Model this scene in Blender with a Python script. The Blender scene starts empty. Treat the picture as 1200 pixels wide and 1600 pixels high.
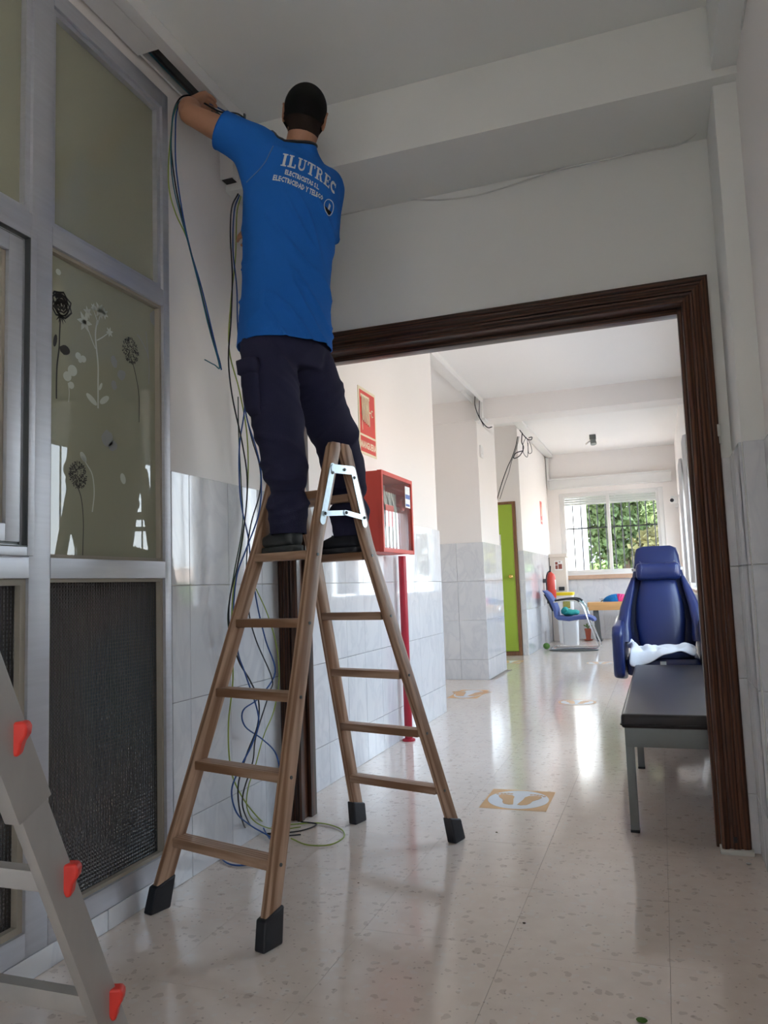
import bpy, bmesh, math, random
import numpy as np
from math import sin, cos, pi, radians, sqrt, atan2
from mathutils import Vector as V, Matrix, noise
from mathutils.bvhtree import BVHTree

# ------------------------------------------------------------------ camera, sky, sun, exposure
SC = bpy.context.scene
COL = SC.collection
F_PX, CY, CP, CR, CH = 1202.0, radians(19.52), radians(5.59), radians(-2.0), 1.07
_f = V((-sin(CY)*cos(CP), cos(CY)*cos(CP), sin(CP)))
_r0 = V((cos(CY), sin(CY), 0)); _u0 = _r0.cross(_f)
_r = _r0*cos(CR) + _u0*sin(CR); _u = -_r0*sin(CR) + _u0*cos(CR)
CO = V((0, 0, CH))
cam = bpy.data.objects.new('camera', bpy.data.cameras.new('camera')); COL.objects.link(cam)
M = Matrix((( _r.x, _u.x, -_f.x, 0), (_r.y, _u.y, -_f.y, 0), (_r.z, _u.z, -_f.z, CH), (0, 0, 0, 1)))
cam.matrix_world = M
cam.data.sensor_fit = 'VERTICAL'; cam.data.sensor_height = 24; cam.data.lens = F_PX/1600*24
cam.data.clip_start = 0.02; cam.data.clip_end = 300
SC.camera = cam
def on(px, py, ax, val):
    """point where the sight line through a pixel meets the plane axis=val"""
    d = _r*((px-600)/F_PX) - _u*((py-800)/F_PX) + _f
    return CO + d*((val-CO[ax])/d[ax])

SC.view_settings.view_transform = 'Standard'; SC.view_settings.look = 'None'
SC.view_settings.gamma = 1; SC.view_settings.use_curve_mapping = False
SC.view_settings.exposure = 1.25
SC.cycles.max_bounces = 10; SC.cycles.diffuse_bounces = 6; SC.cycles.glossy_bounces = 5
SC.cycles.transparent_max_bounces = 16; SC.cycles.sample_clamp_indirect = 6
SC.cycles.caustics_reflective = False; SC.cycles.caustics_refractive = False
SC.cycles.use_denoising = True

W = bpy.data.worlds.new('sky'); SC.world = W; W.use_nodes = True
nt = W.node_tree; bg = nt.nodes['Background']
tc = nt.nodes.new('ShaderNodeTexCoord'); sp = nt.nodes.new('ShaderNodeSeparateXYZ')
rp = nt.nodes.new('ShaderNodeValToRGB'); nt.links.new(tc.outputs['Generated'], sp.inputs[0]); nt.links.new(sp.outputs['Z'], rp.inputs[0])
rp.color_ramp.elements[0].position = 0.0; rp.color_ramp.elements[0].color = (0.86, 0.90, 0.97, 1)
rp.color_ramp.elements[1].position = 0.6; rp.color_ramp.elements[1].color = (0.60, 0.76, 1.0, 1)
nt.links.new(rp.outputs[0], bg.inputs['Color']); bg.inputs['Strength'].default_value = 4.2

def sun(name, d, strength, col, ang=1.0):
    l = bpy.data.lights.new(name, 'SUN'); l.energy = strength; l.color = col; l.angle = radians(ang)
    o = bpy.data.objects.new(name, l); COL.objects.link(o); o.location = (-20, -20, 30)
    o.rotation_euler = V(d).to_track_quat('-Z', 'Y').to_euler(); return o
sun('sun', (0.62, 0.42, -0.95), 13.0, (1, 0.95, 0.87))

def portal(cx, cy, cz, sy, sz, d):
    l = bpy.data.lights.new('window_portal', 'AREA'); l.shape = 'RECTANGLE'; l.size = sy; l.size_y = sz
    l.cycles.is_portal = True
    o = bpy.data.objects.new('window_portal', l); COL.objects.link(o); o.location = (cx, cy, cz)
    o.rotation_euler = V(d).to_track_quat('-Z', 'Z').to_euler()
# windows of the right-hand wall: (y0, y1, z0, z1)
RWIN = [(3.95, 6.15, 0.92, 2.50), (6.75, 8.45, 0.92, 2.50), (9.1, 11.35, 0.92, 2.50), (11.7, 14.3, 0.92, 2.50), (-2.7, -0.35, 1.0, 2.6)]  # last one is unseen, placed and sized to light the near room
for (a, b, c, d) in RWIN: portal(0.60, (a+b)/2, (c+d)/2, b-a, d-c, (-1, 0, 0))
portal(-0.78, 14.9, 1.95, 1.84, 1.5, (0, -1, 0))

# ------------------------------------------------------------------ materials
def nd(m, t, **kw):
    n = m.node_tree.nodes.new(t)
    for k, v in kw.items(): setattr(n, k, v)
    return n
def lk(m, a, b): m.node_tree.links.new(a, b)
def coords(m, scale=(1, 1, 1), mode='Object', rot=(0, 0, 0)):
    c = nd(m, 'ShaderNodeTexCoord'); mp = nd(m, 'ShaderNodeMapping')
    if mode == 'World':
        g = nd(m, 'ShaderNodeNewGeometry'); lk(m, g.outputs['Position'], mp.inputs[0])
    else: lk(m, c.outputs[mode], mp.inputs[0])
    mp.inputs['Scale'].default_value = scale; mp.inputs['Rotation'].default_value = rot
    return mp.outputs[0]
def mixc(m, fac, a, b):
    x = nd(m, 'ShaderNodeMix', data_type='RGBA')
    if isinstance(fac, float): x.inputs[0].default_value = fac
    else: lk(m, fac, x.inputs[0])
    for s, v in ((6, a), (7, b)):
        if isinstance(v, tuple): x.inputs[s].default_value = (*v[:3], 1)
        else: lk(m, v, x.inputs[s])
    return x.outputs[2]
def ramp(m, src, p0, p1, c0=(0, 0, 0), c1=(1, 1, 1)):
    r = nd(m, 'ShaderNodeValToRGB'); lk(m, src, r.inputs[0])
    e = r.color_ramp.elements; e[0].position = p0; e[1].position = p1; e[0].color = (*c0, 1); e[1].color = (*c1, 1)
    return r.outputs[0]
def bump(m, bs, h, strength=0.2, dist=0.005):
    b = nd(m, 'ShaderNodeBump'); b.inputs['Strength'].default_value = strength; b.inputs['Distance'].default_value = dist
    lk(m, h, b.inputs['Height']); lk(m, b.outputs[0], bs.inputs['Normal']); return b
def mat(name, col, rough=0.5, metal=0.0, var=0.12, scale=8, bmp=0.0, bscale=60, coat=0.0, spec=0.5, mode='Object', stretch=(1, 1, 1)):
    m = bpy.data.materials.new(name); m.use_nodes = True
    b = m.node_tree.nodes['Principled BSDF']
    b.inputs['Roughness'].default_value = rough; b.inputs['Metallic'].default_value = metal
    b.inputs['Coat Weight'].default_value = coat; b.inputs['Coat Roughness'].default_value = 0.06
    b.inputs['Specular IOR Level'].default_value = spec
    n = nd(m, 'ShaderNodeTexNoise'); n.inputs['Scale'].default_value = scale; n.inputs['Detail'].default_value = 4
    lk(m, coords(m, stretch, mode), n.inputs['Vector'])
    c0 = tuple(max(0, c*(1-var)) for c in col); c1 = tuple(min(1, c*(1+var)) for c in col)
    lk(m, mixc(m, n.outputs[0], c0, c1), b.inputs['Base Color'])
    if bmp:
        n2 = nd(m, 'ShaderNodeTexNoise'); n2.inputs['Scale'].default_value = bscale; n2.inputs['Detail'].default_value = 3
        lk(m, coords(m, stretch, mode), n2.inputs['Vector']); bump(m, b, n2.outputs[0], bmp)
    return m
MT = {}
MT['wall'] = mat('plaster_white', (0.87, 0.83, 0.80), 0.6, var=0.03, scale=1.2, bmp=0.12, bscale=25, mode='World')
MT['ceil'] = mat('ceiling_paint', (0.87, 0.85, 0.83), 0.75, var=0.03, scale=0.8, mode='World')
MT['wall_n'] = mat('near_wall_light_tint', (0.83, 0.835, 0.80), 0.6, var=0.03, scale=1.2, bmp=0.12, bscale=25, mode='World'); MT['ceil_n'] = mat('near_ceiling_light_tint', (0.85, 0.855, 0.82), 0.75, var=0.03, scale=0.8, mode='World')  # copies of the paints above, greener near-room light put into the colour
MT['grout'] = mat('grout', (0.62, 0.62, 0.60), 0.8, mode='World')
MT['fgrout'] = mat('floor_grout', (0.46, 0.40, 0.35), 0.8, mode='World')
MT['white'] = mat('white_plastic', (0.78, 0.77, 0.75), 0.35, var=0.03)
MT['alu'] = mat('brushed_aluminium', (0.55, 0.56, 0.60), 0.42, 0.6, var=0.10, scale=6, stretch=(1, 1, 14), mode='World')
MT['alu2'] = mat('ladder_aluminium', (0.40, 0.375, 0.345), 0.42, 0.45, var=0.14, scale=5, stretch=(3, 3, 1), bmp=0.05)
MT['bead'] = mat('aged_putty_bead', (0.36, 0.32, 0.26), 0.6)
MT['galv'] = mat('galvanised_steel', (0.62, 0.74, 0.84), 0.32, 0.8, var=0.25, scale=40)
MT['chrome'] = mat('chrome', (0.75, 0.76, 0.78), 0.12, 1.0, var=0.03)
MT['dkmetal'] = mat('dark_grey_metal', (0.13, 0.14, 0.14), 0.35, 0.6)
MT['grille'] = mat('window_grille_iron', (0.035, 0.038, 0.042), 0.5, 0.3)
MT['black'] = mat('black_rubber', (0.016, 0.017, 0.022), 0.5, var=0.3, bmp=0.15, bscale=40)
MT['red'] = mat('red_enamel', (0.60, 0.055, 0.035), 0.38, var=0.07)
MT['redpipe'] = mat('red_pipe_paint', (0.42, 0.015, 0.035), 0.35, var=0.05)
MT['redclip'] = mat('red_plastic', (0.75, 0.04, 0.025), 0.4, var=0.05)
MT['yellow'] = mat('yellow_plastic', (0.85, 0.66, 0.02), 0.4)
MT['green'] = mat('green_door_paint', (0.33, 0.47, 0.045), 0.32, var=0.05, scale=2)
MT['teal'] = mat('teal_cloth', (0.02, 0.30, 0.27), 0.8, bmp=0.2)
MT['terra'] = mat('terracotta_plastic', (0.48, 0.11, 0.06), 0.5)
MT['brass'] = mat('brass', (0.75, 0.5, 0.15), 0.25, 0.9)
MT['sill'] = mat('brown_stone_sill', (0.56, 0.38, 0.27), 0.45, var=0.15, scale=14, mode='World')
MT['beige'] = mat('beige_enamel', (0.68, 0.60, 0.53), 0.45, var=0.04)
MT['blue_sh'] = mat('blue_shirt_cotton', (0.018, 0.145, 0.53), 0.85, var=0.08, scale=5, bmp=0.25, bscale=220, spec=0.2)
MT['seam'] = mat('pale_blue_seam', (0.10, 0.22, 0.50), 0.85)
MT['navy'] = mat('navy_work_trousers', (0.027, 0.027, 0.060), 0.9, var=0.2, scale=7, bmp=0.3, bscale=300, spec=0.2)
MT['skin'] = mat('skin', (0.42, 0.21, 0.125), 0.55, var=0.10, scale=20, bmp=0.06, bscale=120)
MT['hair'] = mat('short_black_hair', (0.005, 0.0045, 0.0045), 0.8, var=0.5, scale=180, bmp=0.6, bscale=500, spec=0.25)
MT['stub'] = mat('shaved_neck_hair', (0.026, 0.016, 0.012), 0.8, var=0.5, scale=300, bmp=0.3, bscale=500, spec=0.2)
MT['shoe'] = mat('grey_leather_shoe', (0.05, 0.055, 0.055), 0.6, var=0.3, bmp=0.2)
MT['shoe_dk'] = mat('shoe_upper_dark', (0.018, 0.02, 0.028), 0.7, var=0.3, bmp=0.2)
MT['print'] = mat('white_print', (0.62, 0.68, 0.70), 0.7, var=0.05)
MT['printb'] = mat('black_print', (0.01, 0.01, 0.012), 0.7)
MT['eye'] = mat('eye_white', (0.8, 0.78, 0.75), 0.2); MT['iris'] = mat('dark_iris', (0.02, 0.012, 0.01), 0.2)
MT['lip'] = mat('lip', (0.35, 0.12, 0.09), 0.5)
MT['vinyl'] = mat('blue_vinyl', (0.008, 0.018, 0.095), 0.36, var=0.15, scale=4, bmp=0.12, bscale=9, coat=0.15)
MT['vinyl_b'] = mat('dark_upholstery', (0.018, 0.014, 0.016), 0.33, var=0.1, scale=3, bmp=0.12, bscale=5)
MT['towel'] = mat('white_towel', (0.78, 0.78, 0.80), 0.9, var=0.04, bmp=0.4, bscale=200)
MT['clear'] = None
MT['bluefab'] = mat('blue_fabric', (0.07, 0.10, 0.27), 0.8, bmp=0.2, bscale=150)
MT['steelfr'] = mat('bed_frame_grey', (0.20, 0.22, 0.22), 0.38, 0.5, var=0.1)
MT['ball_b'] = mat('blue_foil', (0.02, 0.28, 0.70), 0.5); MT['ball_p'] = mat('pink_foil', (0.85, 0.07, 0.28), 0.5)
MT['plank'] = mat('pine_bench', (0.62, 0.34, 0.13), 0.5, var=0.2, scale=3, stretch=(1, 8, 8), mode='World')
MT['orange'] = mat('sticker_orange', (0.66, 0.36, 0.13), 0.35, var=0.12, scale=20); MT['stwhite'] = mat('sticker_white', (0.68, 0.70, 0.74), 0.3, var=0.05)
MT['orange2'] = mat('sticker_footprint_orange', (0.60, 0.33, 0.13), 0.35)
MT['cream'] = mat('luminous_cream', (0.78, 0.70, 0.50), 0.5); MT['signred'] = mat('sign_red', (0.66, 0.05, 0.035), 0.4)
MT['paper'] = mat('paper', (0.82, 0.82, 0.80), 0.7); MT['labelblue'] = mat('label_blue', (0.08, 0.14, 0.40), 0.5)
MT['picbrown'] = mat('picture_brown', (0.25, 0.07, 0.05), 0.5, var=0.6, scale=60); MT['picolive'] = mat('picture_olive', (0.35, 0.33, 0.08), 0.5, var=0.7, scale=70)
MT['hose'] = mat('hose_canvas', (0.62, 0.60, 0.56), 0.7, bmp=0.3); MT['cabin'] = mat('cabinet_inside', (0.45, 0.40, 0.38), 0.5)
MT['c_black'] = mat('cable_black', (0.012, 0.014, 0.018), 0.4); MT['c_blue'] = mat('cable_blue', (0.012, 0.07, 0.26), 0.4)
MT['c_gy'] = mat('cable_green_yellow', (0.28, 0.36, 0.05), 0.4); MT['c_teal'] = mat('cable_teal', (0.01, 0.12, 0.16), 0.4)
MT['c_white'] = mat('cable_white', (0.66, 0.65, 0.62), 0.5); MT['c_dkg'] = mat('cable_dark_green', (0.02, 0.06, 0.03), 0.4)
MT['dec_b'] = mat('decal_black', (0.020, 0.016, 0.013), 0.5); MT['dec_w'] = mat('decal_white', (0.52, 0.55, 0.48), 0.5); MT['dec_g'] = mat('decal_grey_blue', (0.27, 0.28, 0.27), 0.5)
MT['gplant'] = mat('plant_green', (0.10, 0.22, 0.04), 0.7); MT['leafy'] = mat('leaf_green', (0.10, 0.15, 0.045), 0.7, var=0.55, scale=2.2, mode='World')
MT['leafy2'] = mat('leaf_olive', (0.17, 0.155, 0.055), 0.7, var=0.5, scale=2.2, mode='World')
MT['bark'] = mat('bark', (0.12, 0.08, 0.05), 0.9); MT['yard'] = mat('concrete_yard', (0.66, 0.56, 0.50), 0.9, scale=1, mode='World')
MT['facade'] = mat('white_facade', (0.82, 0.80, 0.77), 0.8, var=0.04, scale=1, mode='World'); MT['facade_b'] = mat('pale_blue_facade', (0.42, 0.50, 0.62), 0.8, mode='World')
MT['darkglass'] = mat('dark_pane', (0.03, 0.04, 0.05), 0.08)
MT['puttyc'] = mat('plaster_patch', (0.62, 0.62, 0.58), 0.8); MT['curtain'] = mat('white_curtain', (0.75, 0.75, 0.77), 0.9, var=0.03)
MT['steelgold'] = MT['brass']

def wood(name, c0, c1, rough=0.45, sc=1.0, coat=0.0, local=True):
    """grain runs along local Z (object space is the piece's own box space when local)"""
    m = bpy.data.materials.new(name); m.use_nodes = True; b = m.node_tree.nodes['Principled BSDF']
    b.inputs['Roughness'].default_value = rough; b.inputs['Coat Weight'].default_value = coat
    v = coords(m, (14*sc, 14*sc, 1.1*sc))
    n = nd(m, 'ShaderNodeTexNoise'); n.inputs['Scale'].default_value = 3; n.inputs['Detail'].default_value = 6; n.inputs['Distortion'].default_value = 0.6; lk(m, v, n.inputs['Vector'])
    w = nd(m, 'ShaderNodeTexWave'); w.inputs['Scale'].default_value = 1.3; w.inputs['Distortion'].default_value = 7; w.inputs['Detail'].default_value = 3; lk(m, v, w.inputs['Vector'])
    f = nd(m, 'ShaderNodeMath', operation='MULTIPLY'); lk(m, n.outputs[0], f.inputs[0]); lk(m, w.outputs['Fac'], f.inputs[1])
    r = ramp(m, f.outputs[0], 0.05, 0.55)
    lk(m, mixc(m, r, c0, c1), b.inputs['Base Color']); bump(m, b, f.outputs[0], 0.15, 0.002)
    return m
MT['oak'] = wood('oak_ladder_side', (0.25, 0.13, 0.068), (0.50, 0.33, 0.225))
MT['dkwood'] = wood('dark_brown_door_wood', (0.022, 0.009, 0.0055), (0.105, 0.042, 0.022), 0.33, 1.2, 0.1)
MT['dkwood2'] = wood('brown_door_wood_red', (0.05, 0.018, 0.009), (0.16, 0.062, 0.03), 0.4, 1.2)
MT['frwood'] = wood('door_frame_wood', (0.12, 0.05, 0.02), (0.30, 0.14, 0.06), 0.4)

def tile_mat(name, c0, c1, vein, rough, sx=1.0):
    m = bpy.data.materials.new(name); m.use_nodes = True; b = m.node_tree.nodes['Principled BSDF']
    b.inputs['Roughness'].default_value = rough; b.inputs['Specular IOR Level'].default_value = 0.6
    oi = nd(m, 'ShaderNodeObjectInfo')
    v = coords(m, (2.0*sx, 2.0*sx, 1.1*sx), 'World', (0.5, 0.6, 0.2))
    ad = nd(m, 'ShaderNodeVectorMath', operation='ADD'); lk(m, v, ad.inputs[0])
    cm = nd(m, 'ShaderNodeVectorMath', operation='SCALE'); cm.inputs[0].default_value = (7, 3, 5); lk(m, oi.outputs['Random'], cm.inputs['Scale']); lk(m, cm.outputs[0], ad.inputs[1])
    n = nd(m, 'ShaderNodeTexNoise'); n.inputs['Scale'].default_value = 2.5; n.inputs['Detail'].default_value = 8; n.inputs['Distortion'].default_value = 1.4; lk(m, ad.outputs[0], n.inputs['Vector'])
    a = nd(m, 'ShaderNodeMath', operation='SUBTRACT'); a.inputs[1].default_value = 0.5; lk(m, n.outputs[0], a.inputs[0])
    a2 = nd(m, 'ShaderNodeMath', operation='ABSOLUTE'); lk(m, a.outputs[0], a2.inputs[0])
    r = ramp(m, a2.outputs[0], 0.0, 0.07, (1, 1, 1), (0, 0, 0))
    base = mixc(m, n.outputs[0], c0, c1)
    k = nd(m, 'ShaderNodeMath', operation='MULTIPLY'); k.inputs[1].default_value = 0.35; lk(m, r, k.inputs[0])
    lk(m, mixc(m, k.outputs[0], base, vein), b.inputs['Base Color'])
    n2 = nd(m, 'ShaderNodeTexNoise'); n2.inputs['Scale'].default_value = 5; lk(m, coords(m, (1, 1, 0.35), 'World'), n2.inputs['Vector']); bump(m, b, n2.outputs[0], 0.05, 0.01)
    return m
MT['tile'] = tile_mat('marbled_wall_tile', (0.64, 0.655, 0.685), (0.75, 0.755, 0.77), (0.52, 0.54, 0.59), 0.045)

def terrazzo():
    m = bpy.data.materials.new('terrazzo'); m.use_nodes = True; b = m.node_tree.nodes['Principled BSDF']
    b.inputs['Roughness'].default_value = 0.14; b.inputs['Specular IOR Level'].default_value = 0.5
    v = coords(m, (1, 1, 1), 'World')
    nz = nd(m, 'ShaderNodeTexNoise'); nz.inputs['Scale'].default_value = 30; lk(m, v, nz.inputs['Vector'])
    mx = nd(m, 'ShaderNodeVectorMath', operation='MULTIPLY_ADD'); mx.inputs[1].default_value = (0.03, 0.03, 0.03); lk(m, nz.outputs['Color'], mx.inputs[0]); lk(m, v, mx.inputs[2])
    def chips(scale, thr, rnd_lo):
        vo = nd(m, 'ShaderNodeTexVoronoi'); vo.inputs['Scale'].default_value = scale; lk(m, mx.outputs[0], vo.inputs['Vector'])
        sel = nd(m, 'ShaderNodeSeparateColor'); lk(m, vo.outputs['Color'], sel.inputs[0])
        g = nd(m, 'ShaderNodeMath', operation='GREATER_THAN'); g.inputs[1].default_value = rnd_lo; lk(m, sel.outputs[0], g.inputs[0])
        d = nd(m, 'ShaderNodeMath', operation='LESS_THAN'); d.inputs[1].default_value = thr; lk(m, vo.outputs['Distance'], d.inputs[0])
        o = nd(m, 'ShaderNodeMath', operation='MULTIPLY'); lk(m, g.outputs[0], o.inputs[0]); lk(m, d.outputs[0], o.inputs[1]); return o.outputs[0], sel
    n = nd(m, 'ShaderNodeTexNoise'); n.inputs['Scale'].default_value = 14; n.inputs['Detail'].default_value = 8; lk(m, v, n.inputs['Vector'])
    base = mixc(m, n.outputs[0], (0.68, 0.575, 0.50), (0.80, 0.71, 0.63))
    c1, s1 = chips(34, 0.40, 0.84); k1 = nd(m, 'ShaderNodeMath', operation='MULTIPLY'); k1.inputs[1].default_value = 0.30; lk(m, c1, k1.inputs[0])
    base = mixc(m, k1.outputs[0], base, (0.30, 0.215, 0.165))
    c3, s3 = chips(40, 0.42, 0.80); k3 = nd(m, 'ShaderNodeMath', operation='MULTIPLY'); k3.inputs[1].default_value = 0.35; lk(m, c3, k3.inputs[0])
    base = mixc(m, k3.outputs[0], base, (0.74, 0.71, 0.67))
    c2, s2 = chips(85, 0.34, 0.90); k2 = nd(m, 'ShaderNodeMath', operation='MULTIPLY'); k2.inputs[1].default_value = 0.35; lk(m, c2, k2.inputs[0])
    base = mixc(m, k2.outputs[0], base, (0.22, 0.15, 0.11))
    lk(m, base, b.inputs['Base Color'])
    r = nd(m, 'ShaderNodeTexNoise'); r.inputs['Scale'].default_value = 3; r.inputs['Detail'].default_value = 5; lk(m, v, r.inputs['Vector'])
    rr = nd(m, 'ShaderNodeMapRange'); rr.inputs[3].default_value = 0.07; rr.inputs[4].default_value = 0.16; lk(m, r.outputs[0], rr.inputs[0]); lk(m, rr.outputs[0], b.inputs['Roughness'])
    bump(m, b, r.outputs[0], 0.04, 0.01)
    return m
MT['terrazzo'] = terrazzo()

def film_glass():
    m = mat('frosted_film_glass', (0.33, 0.33, 0.24), 0.6, var=0.05, scale=1.5, mode='World')
    b = m.node_tree.nodes['Principled BSDF']; b.inputs['Coat Weight'].default_value = 1.0; b.inputs['Coat Roughness'].default_value = 0.0; b.inputs['Coat IOR'].default_value = 1.55
    b.inputs['Specular IOR Level'].default_value = 0.1
    return m
MT['film'] = film_glass()
def ribbed():
    m = bpy.data.materials.new('reeded_glass'); m.use_nodes = True; b = m.node_tree.nodes['Principled BSDF']
    b.inputs['Roughness'].default_value = 0.12; b.inputs['Specular IOR Level'].default_value = 0.9
    n = nd(m, 'ShaderNodeTexNoise'); n.inputs['Scale'].default_value = 2.2; lk(m, coords(m, (1, 0.8, 0.8), 'World'), n.inputs['Vector'])
    lk(m, mixc(m, ramp(m, n.outputs[0], 0.42, 0.68), (0.022, 0.028, 0.034), (0.045, 0.030, 0.026)), b.inputs['Base Color'])
    g = nd(m, 'ShaderNodeNewGeometry'); s = nd(m, 'ShaderNodeSeparateXYZ'); lk(m, g.outputs['Position'], s.inputs[0])
    def sn(o):
        a = nd(m, 'ShaderNodeMath', operation='MULTIPLY'); a.inputs[1].default_value = 2*pi/0.0125; lk(m, o, a.inputs[0])
        c = nd(m, 'ShaderNodeMath', operation='SINE'); lk(m, a.outputs[0], c.inputs[0]); return c.outputs[0]
    ad = nd(m, 'ShaderNodeMath', operation='ADD'); lk(m, sn(s.outputs['Y']), ad.inputs[0]); lk(m, sn(s.outputs['Z']), ad.inputs[1])
    bump(m, b, ad.outputs[0], 0.8, 0.0016)
    return m
MT['ribbed'] = ribbed()
def clear_glass(name, tint=(0.97, 0.99, 0.98), refl=0.08):
    m = bpy.data.materials.new(name); m.use_nodes = True; t = m.node_tree
    for n in list(t.nodes):
        if n.type == 'BSDF_PRINCIPLED': t.nodes.remove(n)
    out = [n for n in t.nodes if n.type == 'OUTPUT_MATERIAL'][0]
    tr = nd(m, 'ShaderNodeBsdfTransparent'); tr.inputs[0].default_value = (*tint, 1)
    gl = nd(m, 'ShaderNodeBsdfGlossy'); gl.inputs['Roughness'].default_value = 0.01
    fr = nd(m, 'ShaderNodeFresnel'); fr.inputs[0].default_value = 1.45
    mi = nd(m, 'ShaderNodeMixShader'); ge = nd(m, 'ShaderNodeNewGeometry'); iv = nd(m, 'ShaderNodeMath', operation='SUBTRACT'); iv.inputs[0].default_value = 1.0; lk(m, ge.outputs['Backfacing'], iv.inputs[1])
    mu = nd(m, 'ShaderNodeMath', operation='MULTIPLY'); lk(m, fr.outputs[0], mu.inputs[0]); lk(m, iv.outputs[0], mu.inputs[1]); lk(m, mu.outputs[0], mi.inputs[0]); lk(m, tr.outputs[0], mi.inputs[1]); lk(m, gl.outputs[0], mi.inputs[2]); lk(m, mi.outputs[0], out.inputs[0])
    return m
MT['clear'] = clear_glass('clear_window_glass')
MT['plasticw'] = clear_glass('clear_plastic_wrap', (0.93, 0.95, 1.0))

# ------------------------------------------------------------------ mesh helpers
class MB:
    def __init__(s): s.v = []; s.f = []; s.mi = []; s.sm = []
    def add(s, vs, fs, mi=0, smooth=False):
        o = len(s.v); s.v += [tuple(v) for v in vs]; s.f += [tuple(i+o for i in f) for f in fs]; s.mi += [mi]*len(fs); s.sm += [smooth]*len(fs); return s
    def bm(s, b, mi=0, smooth=False, M=None):
        if M is not None: b.transform(M)
        b.verts.ensure_lookup_table(); b.verts.index_update()
        s.add([v.co[:] for v in b.verts], [[v.index for v in f.verts] for f in b.faces], mi, smooth); b.free(); return s
    def box(s, x0, x1, y0, y1, z0, z1, bev=0.0, mi=0, M=None, seg=2):
        if x0 > x1: x0, x1 = x1, x0
        if y0 > y1: y0, y1 = y1, y0
        if z0 > z1: z0, z1 = z1, z0
        if bev <= 0:
            vs = [V(p) for p in ((x0,y0,z0),(x1,y0,z0),(x1,y1,z0),(x0,y1,z0),(x0,y0,z1),(x1,y0,z1),(x1,y1,z1),(x0,y1,z1))]
            if M is not None: vs = [M @ v for v in vs]
            return s.add(vs, [(0,3,2,1),(4,5,6,7),(0,1,5,4),(1,2,6,5),(2,3,7,6),(3,0,4,7)], mi)
        b = bmesh.new(); bmesh.ops.create_cube(b, size=1)
        bmesh.ops.scale(b, vec=(x1-x0, y1-y0, z1-z0), verts=b.verts); bmesh.ops.translate(b, vec=((x0+x1)/2, (y0+y1)/2, (z0+z1)/2), verts=b.verts)
        bmesh.ops.bevel(b, geom=b.edges[:], offset=min(bev, 0.49*min(x1-x0, y1-y0, z1-z0)), segments=seg, profile=0.7, affect='EDGES')
        return s.bm(b, mi, True, M)
    def bar(s, p0, p1, w, d, ref=(0, 0, 1), bev=0.0, mi=0):
        """rectangular bar from p0 to p1, w across (ref x axis), d along ref"""
        p0 = V(p0); p1 = V(p1); a = (p1-p0); L = a.length; a.normalize(); r = V(ref); x = a.cross(r).normalized(); y = x.cross(a)
        Mx = Matrix(((x.x, y.x, a.x, p0.x), (x.y, y.y, a.y, p0.y), (x.z, y.z, a.z, p0.z), (0, 0, 0, 1)))
        return s.box(-w/2, w/2, -d/2, d/2, 0, L, bev, mi, Mx)
    def tube(s, pts, r, n=8, mi=0, caps=True, closed=False, flat=None):
        pts = [V(p) for p in pts]; N = len(pts); rs = r if isinstance(r, (list, tuple)) else [r]*N
        vs = []; x = None
        for i in range(N):
            if closed: t = pts[(i+1) % N]-pts[i-1]
            else: t = pts[min(i+1, N-1)]-pts[max(i-1, 0)]
            if t.length < 1e-9: t = V((0, 0, 1))
            t.normalize()
            if x is None: x = t.orthogonal().normalized()
            x = (x - t*x.dot(t));
            if x.length < 1e-6: x = t.orthogonal()
            x.normalize(); y = t.cross(x)
            for k in range(n):
                a = 2*pi*k/n; vs.append(pts[i]+(x*cos(a)+y*sin(a))*rs[i])
        fs = []
        R = N if closed else N-1
        for i in range(R):
            j = (i+1) % N
            for k in range(n): fs.append((i*n+k, i*n+(k+1) % n, j*n+(k+1) % n, j*n+k))
        if caps and not closed: fs += [tuple(range(n-1, -1, -1)), tuple((N-1)*n+k for k in range(n))]
        return s.add(vs, fs, mi, True)
    def cyl(s, p0, p1, r0, r1=None, n=20, mi=0): return s.tube([p0, p1], [r0, r1 if r1 is not None else r0], n, mi)
    def lathe(s, c, prof, n=24, ax=(0, 0, 1), mi=0):
        c = V(c); a = V(ax).normalized(); x = a.orthogonal().normalized(); y = a.cross(x); vs = []; m = len(prof)
        for r, h in prof:
            for k in range(n): t = 2*pi*k/n; vs.append(c+a*h+(x*cos(t)+y*sin(t))*max(r, 1e-4))
        fs = [(i*n+k, i*n+(k+1) % n, (i+1)*n+(k+1) % n, (i+1)*n+k) for i in range(m-1) for k in range(n)]
        fs += [tuple(range(n-1, -1, -1)), tuple((m-1)*n+k for k in range(n))]
        return s.add(vs, fs, mi, True)
    def ell(s, c, r, M3=None, n=20, m=12, mi=0):
        vs = []; c = V(c)
        for i in range(m+1):
            ph = pi*i/m
            for k in range(n):
                t = 2*pi*k/n; p = V((sin(ph)*cos(t)*r[0], sin(ph)*sin(t)*r[1], cos(ph)*r[2])); vs.append(c+(M3 @ p if M3 else p))
        fs = [(i*n+k, (i+1)*n+k, (i+1)*n+(k+1) % n, i*n+(k+1) % n) for i in range(m) for k in range(n)]
        b = bmesh.new(); bv = [b.verts.new(v) for v in vs]
        for f in fs: b.faces.new([bv[i] for i in f])
        bmesh.ops.remove_doubles(b, verts=b.verts[:], dist=1e-5); return s.bm(b, mi, True)
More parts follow.
